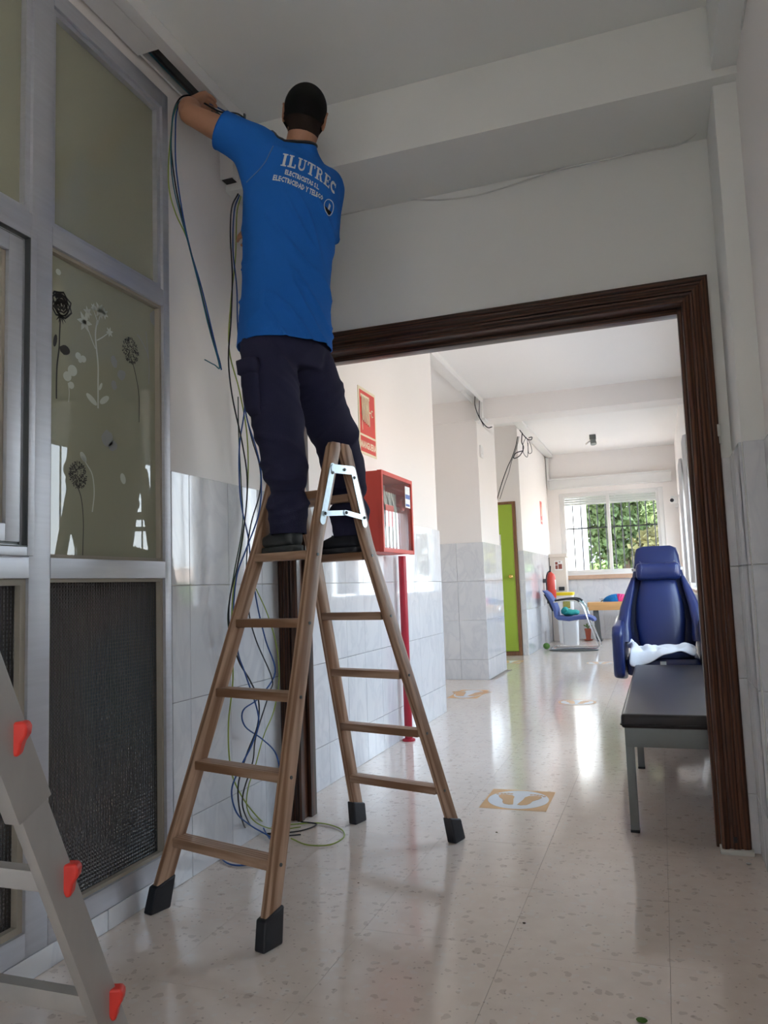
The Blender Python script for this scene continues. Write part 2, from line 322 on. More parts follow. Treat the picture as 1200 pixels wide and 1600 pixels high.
    def loft(s, rings, n=28, mi=0):
        """rings: (centre, U, V, exponent)"""
        vs = []; m = len(rings)
        for (c, U, W_, e) in rings:
            c = V(c); U = V(U); W_ = V(W_)
            for k in range(n):
                t = 2*pi*k/n; a = cos(t); b = sin(t); q = 2/e
                vs.append(c + U*(abs(a)**q*(1 if a >= 0 else -1)) + W_*(abs(b)**q*(1 if b >= 0 else -1)))
        fs = [(i*n+k, i*n+(k+1) % n, (i+1)*n+(k+1) % n, (i+1)*n+k) for i in range(m-1) for k in range(n)]
        fs += [tuple(range(n-1, -1, -1)), tuple((m-1)*n+k for k in range(n))]
        return s.add(vs, fs, mi, True)
    def prism(s, poly, o, ax, ay, az, h, mi=0):
        """extrude 2-D polygon in plane (ax, ay) at o by h along az"""
        o = V(o); ax = V(ax); ay = V(ay); az = V(az); n = len(poly)
        vs = [o+ax*p[0]+ay*p[1] for p in poly]+[o+ax*p[0]+ay*p[1]+az*h for p in poly]
        return s.add(vs, [tuple(range(n-1, -1, -1)), tuple(range(n, 2*n))]+[(i, (i+1) % n, n+(i+1) % n, n+i) for i in range(n)], mi)
    def merge(s, o): return s.add(o.v, o.f, 0, True)
    def mesh(s, name, mats, Minv=None):
        me = bpy.data.meshes.new(name)
        vs = s.v if Minv is None else [tuple(Minv @ V(v)) for v in s.v]
        me.from_pydata(vs, [], s.f)
        for m in mats: me.materials.append(m)
        me.polygons.foreach_set('material_index', s.mi); me.polygons.foreach_set('use_smooth', s.sm)
        me.update(); return me
WM = {}
def link(o, parent=None):
    COL.objects.link(o)
    if parent is not None: o.parent = parent
    return o
def tag(o, label=None, cat=None, group=None, kind=None):
    if label: o['label'] = label
    if cat: o['category'] = cat
    if group: o['group'] = group
    if kind: o['kind'] = kind
    return o
def thing(name, label, cat, loc=(0, 0, 0), rot=0, group=None, kind=None):
    o = bpy.data.objects.new(name, None); link(o); o.empty_display_size = 0.1
    o.location = loc; o.rotation_euler = (0, 0, rot)
    WM[o.name] = Matrix.Translation(V(loc)) @ Matrix.Rotation(rot, 4, 'Z')
    return tag(o, label, cat, group, kind)
def obj(name, mb, mats, parent=None, auto=True, label=None, kind=None):
    """mesh given in world coordinates; stored relative to its parent"""
    if not isinstance(mats, (list, tuple)): mats = [mats]
    mats = [MT[m] if isinstance(m, str) else m for m in mats]
    Mi = None
    if parent is not None:
        P = WM.get(parent.name, Matrix.Identity(4)); Mi = P.inverted()
    me = mb.mesh(name, mats, Mi); o = bpy.data.objects.new(name, me); link(o, parent)
    WM[o.name] = WM.get(parent.name, Matrix.Identity(4)) if parent is not None else Matrix.Identity(4)
    if auto:
        try: me.set_sharp_from_angle(angle=radians(42))
        except Exception: pass
    return tag(o, label, kind=kind)
def top(name, mb, mats, label, cat, group=None, kind=None):
    o = obj(name, mb, mats); return tag(o, label, cat, group, kind)
def struct(name, mb, mats, label, cat): return top(name, mb, mats, label, cat, kind='structure')
def smooth_path(pts, k=6):
    pts = [V(p) for p in pts]; out = []
    P = [pts[0]*2-pts[1]]+pts+[pts[-1]*2-pts[-2]]
    for i in range(1, len(P)-2):
        for j in range(k):
            t = j/k; a, b, c, d = P[i-1:i+3]
            out.append(0.5*((2*b)+(c-a)*t+(2*a-5*b+4*c-d)*t*t+(3*b-a-3*c+d)*t**3))
    out.append(pts[-1]); return out
def dup_shared(src, parent, loc, rot=None, name=None):
    o = bpy.data.objects.new(name or src.name.split('.')[0], src.data); link(o, parent); o.location = loc
    if rot: o.rotation_euler = rot
    return o
_tc = {}
def tile_grid(parent, axis, plane, a_edges, z_edges, thick, matname, gap=0.0022, name='tile', sgn=1):
    """individual tiles on a wall. axis: 0 -> wall normal X, tiles along Y; 1 -> wall normal Y, tiles along X; 2 -> floor"""
    for i in range(len(a_edges)-1):
        for j in range(len(z_edges)-1):
            w = round(abs(a_edges[i+1]-a_edges[i])-gap, 4); h = round(abs(z_edges[j+1]-z_edges[j])-gap, 4)
            if w < 0.01 or h < 0.01: continue
            key = (axis, w, h, thick, matname)
            if key not in _tc:
                t = thick/2
                mb = MB()
                if axis == 0: mb.box(-t, t, -w/2, w/2, -h/2, h/2, 0.0012, seg=1)
                elif axis == 1: mb.box(-w/2, w/2, -t, t, -h/2, h/2, 0.0012, seg=1)
                else: mb.box(-w/2, w/2, -h/2, h/2, -t, t)
                mb.sm = [False]*len(mb.sm)
                _tc[key] = mb.mesh(name, [MT[matname]])
            o = bpy.data.objects.new(name, _tc[key]); link(o, parent)
            ca = (a_edges[i]+a_edges[i+1])/2; cz = (z_edges[j]+z_edges[j+1])/2
            o.location = (plane+sgn*thick/2, ca, cz) if axis == 0 else ((ca, plane+sgn*thick/2, cz) if axis == 1 else (ca, cz, plane-thick/2))
def edges(a, b, step, start=None):
    e = [a]; x = a+step if start is None else start
    while x < b-0.02: e.append(x); x += step
    e.append(b); return e

# ------------------------------------------------------------------ the room
CZ = 3.19
fl = MB().box(-4.2, 0.60, -3.2, 15.0, -0.25, -0.012)
floor = struct('floor', fl, 'fgrout', 'beige terrazzo floor of large polished tiles running down the corridor', 'floor')
P = 0.454
xe = [-0.045+P*k for k in range(-4, 1)]; xe = [-1.80]+[x for x in xe if x > -1.78]+[0.385]
ye = [2.36+P*k for k in range(-12, 28)]; ye = [-3.0]+[y for y in ye if -2.9 < y < 14.6]+[14.65]
tile_grid(floor, 2, 0.0, xe, ye, 0.011, 'terrazzo', gap=0.0009)
for (ya, yb) in ((6.45, 8.62), (9.66, 11.52)):
    tile_grid(floor, 2, 0.0, edges(-3.1, -1.80, P), edges(ya, yb, P), 0.011, 'terrazzo', gap=0.0009)
tile_grid(floor, 2, 0.0, edges(-1.95, -1.80, P), edges(11.52, 14.65, P), 0.011, 'terrazzo', gap=0.0009)

struct('ceiling', MB().box(-4.2, 0.62, -3.2, 3.41, CZ, CZ+0.2), 'ceil_n', 'grey white plaster ceiling above the man', 'ceiling')
struct('ceiling', MB().box(-4.2, 0.62, 3.41, 8.9, CZ, CZ+0.2), 'ceil', 'pale smooth ceiling just past the wooden doorway', 'ceiling')
struct('ceiling', MB().box(-4.2, 0.62, 8.9, 15.0, 3.45, 3.65), 'ceil', 'brightest white ceiling at the far end of the corridor', 'ceiling')
struct('trim_1', MB().box(-1.78, 0.40, 2.95, 3.37, 2.90, CZ, 0.004), 'wall_n', 'painted beam across the ceiling above the doorway', 'beam')
struct('trim_2', MB().box(-3.1, 0.40, 8.6, 8.95, 2.955, 3.46, 0.004), 'wall', 'painted beam across the corridor halfway to the far window', 'beam')
struct('trim_3', MB().box(0.30, 0.40, -3.0, 2.95, 2.93, CZ, 0.004), 'wall_n', 'plaster cornice along the top of the right wall', 'cornice')

# door wall: above and beside the opening
wf = MB().box(-1.95, 0.40, 3.37, 3.47, 2.30, CZ)
wf.box(0.245, 0.40, 3.37, 3.47, 0, 2.30); wf.box(-1.95, -1.735, 3.37, 3.47, 0, 2.30)
wfo = struct('wall_front', wf, 'wall_n', 'white wall over and around the dark wooden doorway', 'wall')
ZE = [0.0, 0.225, 0.665, 1.105, 1.545]
tile_grid(wfo, 1, 3.37, [0.262, 0.304], ZE, 0.008, 'tile', sgn=-1)

# left wall, with the glazed partition
wl = MB().box(-1.95, -1.762, 2.487, 3.41, 0, CZ).box(-1.95, -1.762, -3.2, 0.76, 0, CZ).box(-1.95, -1.762, 0.76, 2.487, 3.075, CZ).box(-1.95, -1.762, 0.76, 2.487, 0, 0.068)
wlo = struct('wall_left', wl, 'wall', 'white left wall with tiled dado between glazed partition and doorway', 'wall')
tile_grid(wlo, 0, -1.762, [2.489, 2.607, 2.900, 3.193, 3.365], ZE, 0.017, 'tile')
tile_grid(wlo, 0, -1.762, edges(-3.0, 2.487, 0.44, -2.71), [0.0, 0.068], 0.017, 'tile', name='skirting_tile')
# pillar at the right and right wall of the near room
pr = MB().box(0.304, 0.62, 3.0, 3.37, 0, 2.93, 0.006)
pro = struct('trim_4', pr, 'wall_n', 'white pillar between doorway and right wall, tiled at its foot', 'pillar')
tile_grid(pro, 1, 3.0, [0.306, 0.384], ZE, 0.014, 'tile', sgn=-1)
tile_grid(pro, 0, 0.304, [3.0, 3.20, 3.362], ZE, 0.010, 'tile', sgn=-1)

def wall_with_windows(name, label, y0, y1, wins, X0=0.385, X1=0.60, z1=3.5):
    mb = MB(); ys = y0
    for (a, b, c, d) in sorted(wins):
        mb.box(X0, X1, ys, a, 0, z1); mb.box(X0, X1, a, b, 0, c); mb.box(X0, X1, a, b, d, z1); ys = b
    mb.box(X0, X1, ys, y1, 0, z1)
    return struct(name, mb, 'wall', label, 'wall')
wr = wall_with_windows('wall_right', 'right wall of the near room seen at the frame edge', -3.2, 3.0, [RWIN[4]])
tile_grid(wr, 0, 0.385, edges(-0.5, 2.985, 0.295), ZE, 0.010, 'tile', sgn=-1)
wrc = wall_with_windows('wall_right', 'corridor right wall with a row of windows behind the examination bed', 3.37, 14.8, RWIN[:4])
tile_grid(wrc, 0, 0.385, edges(3.49, 14.6, 0.55), ZE[:3]+[0.86], 0.010, 'tile', sgn=-1)

# right-hand windows: frame, meeting stile, shutter slats, glass, bars
wn = 2
slat_me = MB().box(-0.007, 0.007, -0.5, 0.5, -0.0205, 0.0205, 0.005, seg=1).mesh('shutter_slat', [MT['white']])
for wi, (a, b, c, d) in enumerate(RWIN):
    wn += 1
    w = thing('window_%d' % wn, ['aluminium corridor window nearest the doorway, right side', 'second corridor window on the right', 'third corridor window on the right, beyond the blue chair', 'last corridor window on the right, by the far wall', 'unseen half shuttered window behind the viewer, sized to light the near room'][wi], 'window', kind='structure')
    m_ = MB(); X = 0.50; t = 0.05
    for q in ((a, a+t, c, d), (b-t, b, c, d)): m_.box(X-0.03, X+0.03, q[0], q[1], q[2], q[3], 0.004)
    m_.box(X-0.03, X+0.03, a+t, b-t, c, c+t, 0.004); m_.box(X-0.03, X+0.03, a+t, b-t, d-t, d, 0.004)
    obj('window_frame', m_, 'white', w)
    mid = (a+b)/2; obj('meeting_stile', MB().box(X-0.025, X+0.035, mid-0.05, mid+0.05, c+t, d-t, 0.004), 'white', w)
    obj('pane', MB().box(X-0.003, X+0.003, a+t, mid-0.05, c+t, d-t), 'clear', w); obj('pane', MB().box(X-0.003, X+0.003, mid+0.05, b-t, c+t, d-t), 'clear', w)
    obj('sill', MB().box(0.36, 0.47, a-0.02, b+0.02, c-0.03, c, 0.005), 'sill', w)
    ns = 9 if wi == 4 else 7
    for k in range(ns):
        s_ = bpy.data.objects.new('shutter_slat', slat_me); link(s_, w); s_.location = (0.55, mid, d-0.03-k*0.043); s_.scale = (1, (b-a)-0.02, 1)
    for k in range(int((b-a)/0.16)):
        y = a+0.1+k*0.16
        obj('grille_bar', MB().cyl((0.59, y, c-0.02), (0.59, y, d+0.02), 0.0075, n=6), 'grille', w)
# curtains at the far right windows
for (ya, yb, lab) in ((9.15, 9.75, 'white curtain hanging by the third corridor window'), (11.0, 11.75, 'white curtain gathered by the last corridor window')):
    mb = MB(); n = 60; vs = []
    for i in range(n+1):
        y = ya+(yb-ya)*i/n; x = 0.355+0.018*sin(i*0.9)
        vs += [(x, y, 1.0), (x, y, 2.66)]
    mb.add(vs, [(2*i, 2*i+2, 2*i+3, 2*i+1) for i in range(n)], 0, True)
    c_ = top('curtain', mb, 'curtain', lab, 'curtain'); md = c_.modifiers.new('s', 'SOLIDIFY'); md.thickness = 0.003

# ------------------------------------------------------------------ corridor left side
w1 = MB().box(-2.0, -1.80, 3.47, 6.45, 0, CZ)
w1o = struct('wall_left', w1, 'wall', 'corridor wall with the red hose cabinet on it', 'wall')
tile_grid(w1o, 0, -1.80, edges(3.47, 6.45, 0.295, 3.70), ZE, 0.018, 'tile')
tile_grid(w1o, 1, 6.45, edges(-2.0, -1.80, 0.3), ZE, 0.010, 'tile', sgn=1)
w2 = MB().box(-3.1, -1.888, 8.63, 9.66, 0, 2.96).box(-3.1, -1.888, 8.95, 9.66, 2.95, 3.5)
w2o = struct('wall_left', w2, 'wall', 'square corridor pier beyond the hose wall, grey face towards viewer', 'wall')
tile_grid(w2o, 1, 8.63, [-3.05, -2.87, -2.53, -2.19, -1.872], ZE, 0.018, 'tile', sgn=-1)
tile_grid(w2o, 0, -1.888, [8.63, 8.97, 9.31, 9.66], ZE, 0.016, 'tile')
w3 = MB().box(-1.983, -1.905, 11.52, 14.8, 0, 3.5).box(-3.2, -1.983, 11.555, 11.8, 0, 3.5).box(-3.2, -1.983, 11.52, 11.555, 2.292, 3.5)
w3o = struct('wall_left', w3, 'wall', 'farthest left corridor wall beside the green door and fire extinguisher', 'wall')
tile_grid(w3o, 0, -1.905, edges(11.52, 14.65, 0.295), ZE, 0.012, 'tile')
tile_grid(w3o, 1, 11.52, [-1.975, -1.893], ZE, 0.010, 'tile', sgn=-1)
struct('wall_left', MB().box(-3.3, -3.1, 6.2, 11.9, 0, 3.5).box(-3.2, -2.0, 6.25, 6.45, 0, CZ), 'wall', 'back wall of the side recesses, hidden behind the pier', 'wall')
# back of room
struct('wall_back', MB().box(-1.95, 0.6, -3.2, -3.0, 0, CZ), 'wall', 'back wall behind the viewer', 'wall')

# far wall with window opening
FX0, FX1, FZ0, FZ1 = -1.70, 0.14, 1.17, 2.70
ff = MB().box(-2.2, FX0, 14.65, 14.9, 0, 3.5).box(FX1, 0.6, 14.65, 14.9, 0, 3.5).box(FX0, FX1, 14.65, 14.9, 0, FZ0).box(FX0, FX1, 14.65, 14.9, FZ1, 3.5)
wfar = struct('wall_far', ff, 'wall', 'end wall of the corridor with the barred window', 'wall')
tile_grid(wfar, 1, 14.65, edges(-1.89, 0.385, 0.44), [0, 0.225, 0.665, 1.09], 0.012, 'tile', sgn=-1)
struct('trim_5', MB().box(-1.86, 0.30, 14.57, 14.65, 2.80, 2.96, 0.008).box(-1.86, 0.30, 14.555, 14.65, 2.955, 2.985, 0.003).box(-1.86, 0.30, 14.56, 14.65, 2.785, 2.80, 0.003), 'white', 'white shutter box ledge above the far window', 'ledge')
struct('trim_6', MB().box(-1.66, 0.20, 14.58, 14.66, 1.09, 1.165, 0.006), 'sill', 'brown stone sill under the far window', 'sill')
w = thing('window_2', 'white sliding window with black bars at the corridor end', 'window', kind='structure')
Y0 = 14.68
fr = MB().box(FX0, FX0+0.05, Y0, Y0+0.09, FZ0, FZ1, 0.004).box(FX1-0.08, FX1, Y0, Y0+0.09, FZ0, FZ1, 0.004).box(FX0+0.05, FX1-0.08, Y0, Y0+0.09, FZ0, FZ0+0.05, 0.004).box(FX0+0.05, FX1-0.08, Y0, Y0+0.09, FZ1-0.05, FZ1, 0.004)
obj('window_frame', fr, 'white', w)
for (xa, xb, yy) in ((-1.65, -0.80, Y0-0.01), (-0.84, 0.07, Y0+0.03)):
    s_ = MB().box(xa, xa+0.045, yy, yy+0.035, FZ0+0.04, FZ1-0.04, 0.003).box(xb-0.055, xb, yy, yy+0.035, FZ0+0.04, FZ1-0.04, 0.003).box(xa+0.045, xb-0.055, yy, yy+0.035, FZ0+0.04, FZ0+0.09, 0.003).box(xa+0.045, xb-0.055, yy, yy+0.035, FZ1-0.075, FZ1-0.04, 0.003)
    so = obj('sash', s_, 'white', w); obj('pane', MB().box(xa+0.045, xb-0.055, yy+0.014, yy+0.019, FZ0+0.09, FZ1-0.075), 'clear', so)
for (xa, xb, nsl) in ((-1.66, -0.81, 4), (-0.80, 0.07, 4)):
    for k in range(nsl):
        obj('shutter_slat', MB().box(xa, xb, Y0+0.095, Y0+0.11, FZ1-0.05-0.043*(k+1), FZ1-0.05-0.043*k-0.003, 0.004, seg=1), 'white', w)
for k in range(12):
    x = on(883.8+12.75*k, 830, 1, 14.86)[0]+0.0
    obj('grille_bar', MB().cyl((x, 14.86, FZ0+0.0), (x, 14.86, FZ1-0.02), 0.011, n=8), 'grille', w)
obj('grille_rail', MB().box(FX0+0.01, FX1-0.01, 14.848, 14.872, 2.03, 2.055), 'grille', w)

# ------------------------------------------------------------------ wooden doorway (door_1)
d1 = thing('door_1', 'dark brown moulded wooden frame of the wide open doorway', 'doorway', kind='structure')
def casing(p0, p1, across, name, wd=0.105):
    """moulded casing: stepped profile; p0-p1 run, across = direction towards the opening"""
    mb = MB(); p0 = V(p0); p1 = V(p1); ac = V(across); n = V((0, -1, 0))
    prof = [(0, 0), (0, 0.018), (0.012, 0.026), (0.024, 0.026), (0.028, 0.020), (0.034, 0.020), (0.040, 0.027), (0.062, 0.030), (0.066, 0.022), (0.074, 0.022), (0.082, 0.032), (0.094, 0.036), (wd, 0.028), (wd, 0)]
    a = (p1-p0).normalized(); m0 = 1 if name == 'header' else 0
    vs = []
    for (u, h) in prof: vs.append(p0+ac*u+n*h+(a*u if m0 else V()))
    for (u, h) in prof: vs.append(p1+ac*u+n*h-(a*u if True else V()))
    k = len(prof)
    mb.add(vs, [tuple(range(k)), tuple(range(2*k-1, k-1, -1))]+[(i, k+i, k+(i+1) % k, (i+1) % k) for i in range(k)]); return mb
yc = 3.37
jl = casing((-1.745, yc, 0.0), (-1.745, yc, 2.31), (1, 0, 0), 'jamb'); jl.box(-1.735, -1.645, 3.371, 3.50, 0.0, 2.195, 0.003); jl.box(-1.645, -1.625, 3.415, 3.475, 0, 2.20, 0.003)
jr = casing((0.262, yc, 0.0), (0.262, yc, 2.31), (-1, 0, 0), 'jamb'); jr.box(0.157, 0.245, 3.371, 3.50, 0.0, 2.195, 0.003); jr.box(0.140, 0.160, 3.415, 3.475, 0, 2.20, 0.003)
jr.box(0.200, 0.212, 3.334, 3.3435, 0.045, 0.065, mi=1)
hd = casing((-1.745, yc, 2.31), (0.262, yc, 2.31), (0, 0, -1), 'header'); hd.box(-1.735, 0.245, 3.371, 3.50, 2.205, 2.299, 0.003); hd.box(-1.625, 0.14, 3.415, 3.475, 2.18, 2.206, 0.003)
obj('jamb', jl, 'dkwood', d1); obj('jamb', jr, ['dkwood2', 'black'], d1)
# the header's grain runs sideways, so its own mesh is built upright and laid down
ho = obj('header', hd, 'dkwood', d1)
R90 = Matrix.Rotation(radians(90), 4, 'Y'); ho.data.transform(R90); ho.matrix_local = R90.inverted()
obj('plaster_patch', MB().box(0.258, 0.2665, 3.350, 3.371, 1.60, 1.66, 0.002).box(0.255, 0.268, 3.345, 3.371, 1.63, 1.68, 0.003), 'puttyc', d1)
obj('frayed_foot', MB().box(0.150, 0.270, 3.328, 3.40, -0.001, 0.018, 0.005), 'puttyc', d1)

# green door (door_2)
d2 = thing('door_2', 'lime green door in a brown frame at the second recess', 'door', kind='structure')
obj('door_leaf', MB().box(-2.86, -2.035, 11.50, 11.535, 0.06, 2.25, 0.002), 'green', d2)
obj('door_frame', MB().box(-2.035, -1.985, 11.49, 11.55, 0, 2.29, 0.003).box(-2.92, -2.865, 11.49, 11.55, 0, 2.29, 0.003).box(-2.865, -2.035, 11.49, 11.55, 2.25, 2.29, 0.003), 'frwood', d2)
obj('threshold', MB().box(-2.865, -1.985, 11.485, 11.55, 0.0, 0.055, 0.003), 'frwood', d2)
obj('door_knob', MB().lathe((-2.10, 11.50, 1.165), [(0.028, 0), (0.028, 0.006), (0.011, 0.012), (0.011, 0.03), (0.027, 0.042), (0.031, 0.055), (0.022, 0.068), (0.005, 0.072)], 20, (0, -1, 0)), 'brass', d2)
obj('notice', MB().box(-2.40, -2.225, 11.496, 11.499, 1.42, 1.80), 'paper', d2)

# ------------------------------------------------------------------ glazed partition (window_1)
g = thing('window_1', 'aluminium glazed partition with flower stickers on its frosted panes', 'glazed partition', kind='structure')
XF = -1.745; XB = -1.80
def fr_(name, y0, y1, z0, z1, m='alu', x0=XB, x1=XF, bev=0.003): return obj(name, MB().box(x0, x1, y0, y1, z0, z1, bev), m, g)
fr_('frame_post', 2.447, 2.485, 0.068, 3.07); fr_('frame_post', 1.783, 1.868, 0.068, 3.07, x1=XF-0.001); fr_('frame_post', 0.77, 0.86, 0.068, 3.07)
for (a, b) in ((0.86, 1.783), (1.868, 2.447)):
    fr_('frame_rail', a, b, 3.005, 3.07); fr_('frame_rail', a, b, 2.186, 2.25); fr_('frame_rail', a, b, 1.132, 1.195, x1=XF+0.001); fr_('frame_rail', a, b, 0.069, 0.138)
def beads(a, b, c, d, t=0.012, x=XF-0.012, m='bead'):
    mb = MB().box(XB, x, a, a+t, c, d).box(XB, x, b-t, b, c, d).box(XB, x, a+t, b-t, c, c+t).box(XB, x, a+t, b-t, d-t, d); obj('glazing_bead', mb, m, g)
PX = -1.778
def pane(a, b, c, d, m, lab=None): return obj('pane', MB().box(PX-0.005, PX, a, b, c, d), m, g, label=lab)
beads(1.868, 2.447, 2.25, 3.005, 0.02, m='alu'); beads(0.86, 1.783, 2.25, 3.005, 0.02, m='alu'); beads(1.868, 2.447, 1.195, 2.186); beads(1.868, 2.447, 0.138, 1.132); beads(0.86, 1.783, 0.138, 1.132, 0.02)
pane(1.87, 2.445, 2.25, 3.005, 'film', 'plain frosted upper pane'); pane(0.86, 1.78, 2.25, 3.005, 'film', 'plain frosted upper pane')
pm = pane(1.87, 2.445, 1.195, 2.186, 'film', 'frosted pane with black and white flower stickers')
pane(1.87, 2.445, 0.138, 1.132, 'ribbed', 'dark reeded glass pane'); pane(0.86, 1.78, 0.138, 1.132, 'ribbed', 'dark reeded glass pane')
# sliding sash in the left bay: outer frame then sash
def rect(a, b, c, d, t, x0, x1, name, m='alu'):
    mb = MB().box(x0, x1, a, a+t, c, d, 0.003).box(x0, x1, b-t, b, c, d, 0.003).box(x0, x1, a+t, b-t, c, c+t, 0.003).box(x0, x1, a+t, b-t, d-t, d, 0.003); return obj(name, mb, m, g)
rect(0.862, 1.780, 1.197, 2.184, 0.026, XB, XF+0.022, 'sliding_track'); rect(0.895, 1.752, 1.226, 2.155, 0.012, XB, XF+0.004, 'track_lip')
sash = rect(0.915, 1.735, 1.236, 2.145, 0.052, XB+0.005, XF+0.012, 'sash'); rect(0.967, 1.683, 1.288, 2.093, 0.012, XB+0.01, XF, 'sash_bead', 'bead')
obj('pane', MB().box(PX+0.004, PX+0.009, 0.967, 1.683, 1.288, 2.093), 'film', g, label='frosted pane of the sliding sash')
rect(0.8975, 1.7545, 1.2235, 2.1575, 0.003, XB, XF+0.0235, 'gap_shade', 'dkmetal'); rect(0.909, 1.741, 1.230, 2.151, 0.006, XB, XF+0.0055, 'gap_shade', 'dkmetal')  # dark strips standing in for the shaded gaps around the sash
# flower stickers: thin film shapes lying on the panes
rng = random.Random(4)
def decal(mb, name, m): return obj(name, mb, m, g)
def strip(mb, pts, w, x):
    pts = [V((x, p[0], p[1])) for p in pts]; vs = []
    for i, p in enumerate(pts):
        t = (pts[min(i+1, len(pts)-1)]-pts[max(i-1, 0)]).normalized(); n_ = V((0, -t.z, t.y)); ww = w if not isinstance(w, list) else w[i]
        vs += [p+n_*ww/2, p-n_*ww/2]
    mb.add(vs, [(2*i, 2*i+1, 2*i+3, 2*i+2) for i in range(len(pts)-1)])
def blob(mb, c, ry, rz, x, ang=0, n=14, jag=0.0):
    vs = [V((x, c[0], c[1]))]
    for k in range(n):
        a = 2*pi*k/n; r = 1+jag*rng.uniform(-1, 1); py = cos(a)*ry*r; pz = sin(a)*rz*r
        vs.append(V((x, c[0]+py*cos(ang)-pz*sin(ang), c[1]+py*sin(ang)+pz*cos(ang))))
    mb.add(vs, [(0, 1+k, 1+(k+1) % n) for k in range(n)])
def yz(px, py, x=PX): p = on(px, py, 0, x); return (p[1], p[2])
def path2(l, x=PX): return [(p.y, p.z) for p in smooth_path([(x, *yz(a, b, x)) for a, b in l], 5)]
DX = PX+0.0006
def dandelion(hx, hy, r, stem, x=DX, xp=PX):
    mb = MB(); c = yz(hx, hy, xp)
    for k in range(280):
        a = rng.uniform(0, 2*pi); q = sqrt(rng.random())*r; s = rng.uniform(0.004, 0.0075); cc = (c[0]+cos(a)*q, c[1]+sin(a)*q*1.05)
        aa = a+rng.uniform(-0.8, 0.8); strip(mb, [cc, (cc[0]+cos(aa)*s, cc[1]+sin(aa)*s)], 0.0028, x)
    strip(mb, path2(stem, xp), 0.0035, x); decal(mb, 'flower_sticker', 'dec_b')
dandelion(204, 548, 0.044, [(207, 566), (213, 592), (217, 620), (217, 660)])
dandelion(122, 742, 0.040, [(121, 760), (127, 780), (130, 815), (129, 868)])
dandelion(3, 497, 0.050, [(10, 516), (16, 535), (19, 556)], PX+0.0098, PX+0.009); dandelion(3, 685, 0.046, [(5, 705), (11, 722), (14, 745)], PX+0.0098, PX+0.009)
mb = MB()   # rose
c = yz(95, 476)
for k in range(5):
    rr = 0.046-0.009*k; a0 = rng.uniform(0, 6)
    strip(mb, [(c[0]+cos(a0+t*0.42)*rr*(1+0.12*sin(3*t)), c[1]+sin(a0+t*0.42)*rr*(0.9+0.1*cos(4*t))) for t in range(15)], 0.007, DX)
for k in range(26):
    a = rng.uniform(0, 6.28); q = rng.uniform(0, 0.036); strip(mb, [(c[0]+cos(a+t*0.3)*q, c[1]+sin(a+t*0.3)*q) for t in range(5)], 0.005, DX)
for a in (-2.3, -1.9, -1.2, -0.7): strip(mb, [(c[0], c[1]-0.035), (c[0]+cos(a)*0.03, c[1]-0.035+sin(a)*0.03)], [0.010, 0.001], DX)
strip(mb, path2([(94, 498), (93, 520), (92, 545), (89, 570), (88, 600), (88, 623)]), 0.006, DX)
blob(mb, yz(101, 547), 0.024, 0.016, DX, 0.1, jag=0.08); blob(mb, yz(86, 532), 0.008, 0.022, DX, -0.2)
decal(mb, 'flower_sticker', 'dec_b')
mb = MB()   # white stalk with lily heads
strip(mb, path2([(153, 638), (153, 600), (153, 570), (150, 540), (149, 520), (152, 500)]), 0.007, DX)
strip(mb, path2([(149, 545), (143, 530), (134, 505)]), 0.004, DX); strip(mb, path2([(151, 532), (160, 527), (172, 518)]), 0.004, DX)
strip(mb, path2([(152, 502), (146, 485), (143, 482)]), 0.004, DX); strip(mb, path2([(152, 508), (157, 490), (158, 482)]), 0.004, DX)
for (hx, hy, r) in ((132, 503, 0.030), (137, 488, 0.018), (155, 485, 0.024), (163, 490, 0.017), (171, 519, 0.016), (146, 480, 0.012)):
    cc = yz(hx, hy)
    for k in range(6):
        a = k*1.05+hx; strip(mb, [cc, (cc[0]+cos(a)*r*0.6, cc[1]+sin(a)*r*0.6), (cc[0]+cos(a)*r*1.2, cc[1]+sin(a)*r*1.2)], [r*0.35, r*0.55, 0.001], DX)
blob(mb, yz(143, 624), 0.030, 0.011, DX, -0.5); blob(mb, yz(163, 625), 0.028, 0.011, DX, 0.6); blob(mb, yz(157, 604), 0.016, 0.006, DX, 1.1)
decal(mb, 'flower_sticker', 'dec_w')
mb = MB()
for (hx, hy, r) in ((105, 588, 0.019), (113, 579, 0.022), (111, 602, 0.014), (122, 556, 0.014), (130, 561, 0.014), (125, 563, 0.010), (66+25, 425, 0.012)): blob(mb, yz(hx, hy), r, r*0.85, DX, 0.3)
strip(mb, path2([(106, 598), (108, 612), (107, 628)]), 0.003, DX)
strip(mb, path2([(128, 713), (135, 725), (144, 742), (147, 770), (144, 800)]), 0.005, DX)
blob(mb, yz(130, 714), 0.020, 0.011, DX, -0.8); blob(mb, yz(192, 748), 0.014, 0.020, DX, 0.4)
decal(mb, 'flower_sticker', 'dec_w')
mb = MB()
for (hx, hy, a_, b_) in ((178, 565, 0.016, 0.022), (190, 586, 0.022, 0.018), (178, 602, 0.014, 0.018), (168, 685, 0.030, 0.028), (176, 697, 0.024, 0.018), (241, 498, 0.028, 0.030), (250, 490, 0.02, 0.024)): blob(mb, yz(hx, hy), a_, b_, DX, 0.4, jag=0.12)
strip(mb, path2([(214, 522), (222, 535), (230, 552), (233, 575), (232, 600)]), 0.004, DX); strip(mb, path2([(228, 518), (230, 540), (232, 560)]), 0.004, DX)
decal(mb, 'flower_sticker', 'dec_g')
mb = MB()
for k in range(3): blob(mb, (yz(3, 430, PX+0.009)[0]+0.012*cos(k*2.1), yz(3, 430, PX+0.009)[1]+0.012*sin(k*2.1)), 0.010, 0.016, PX+0.0098, k*2.1)
decal(mb, 'flower_sticker', 'dec_w')

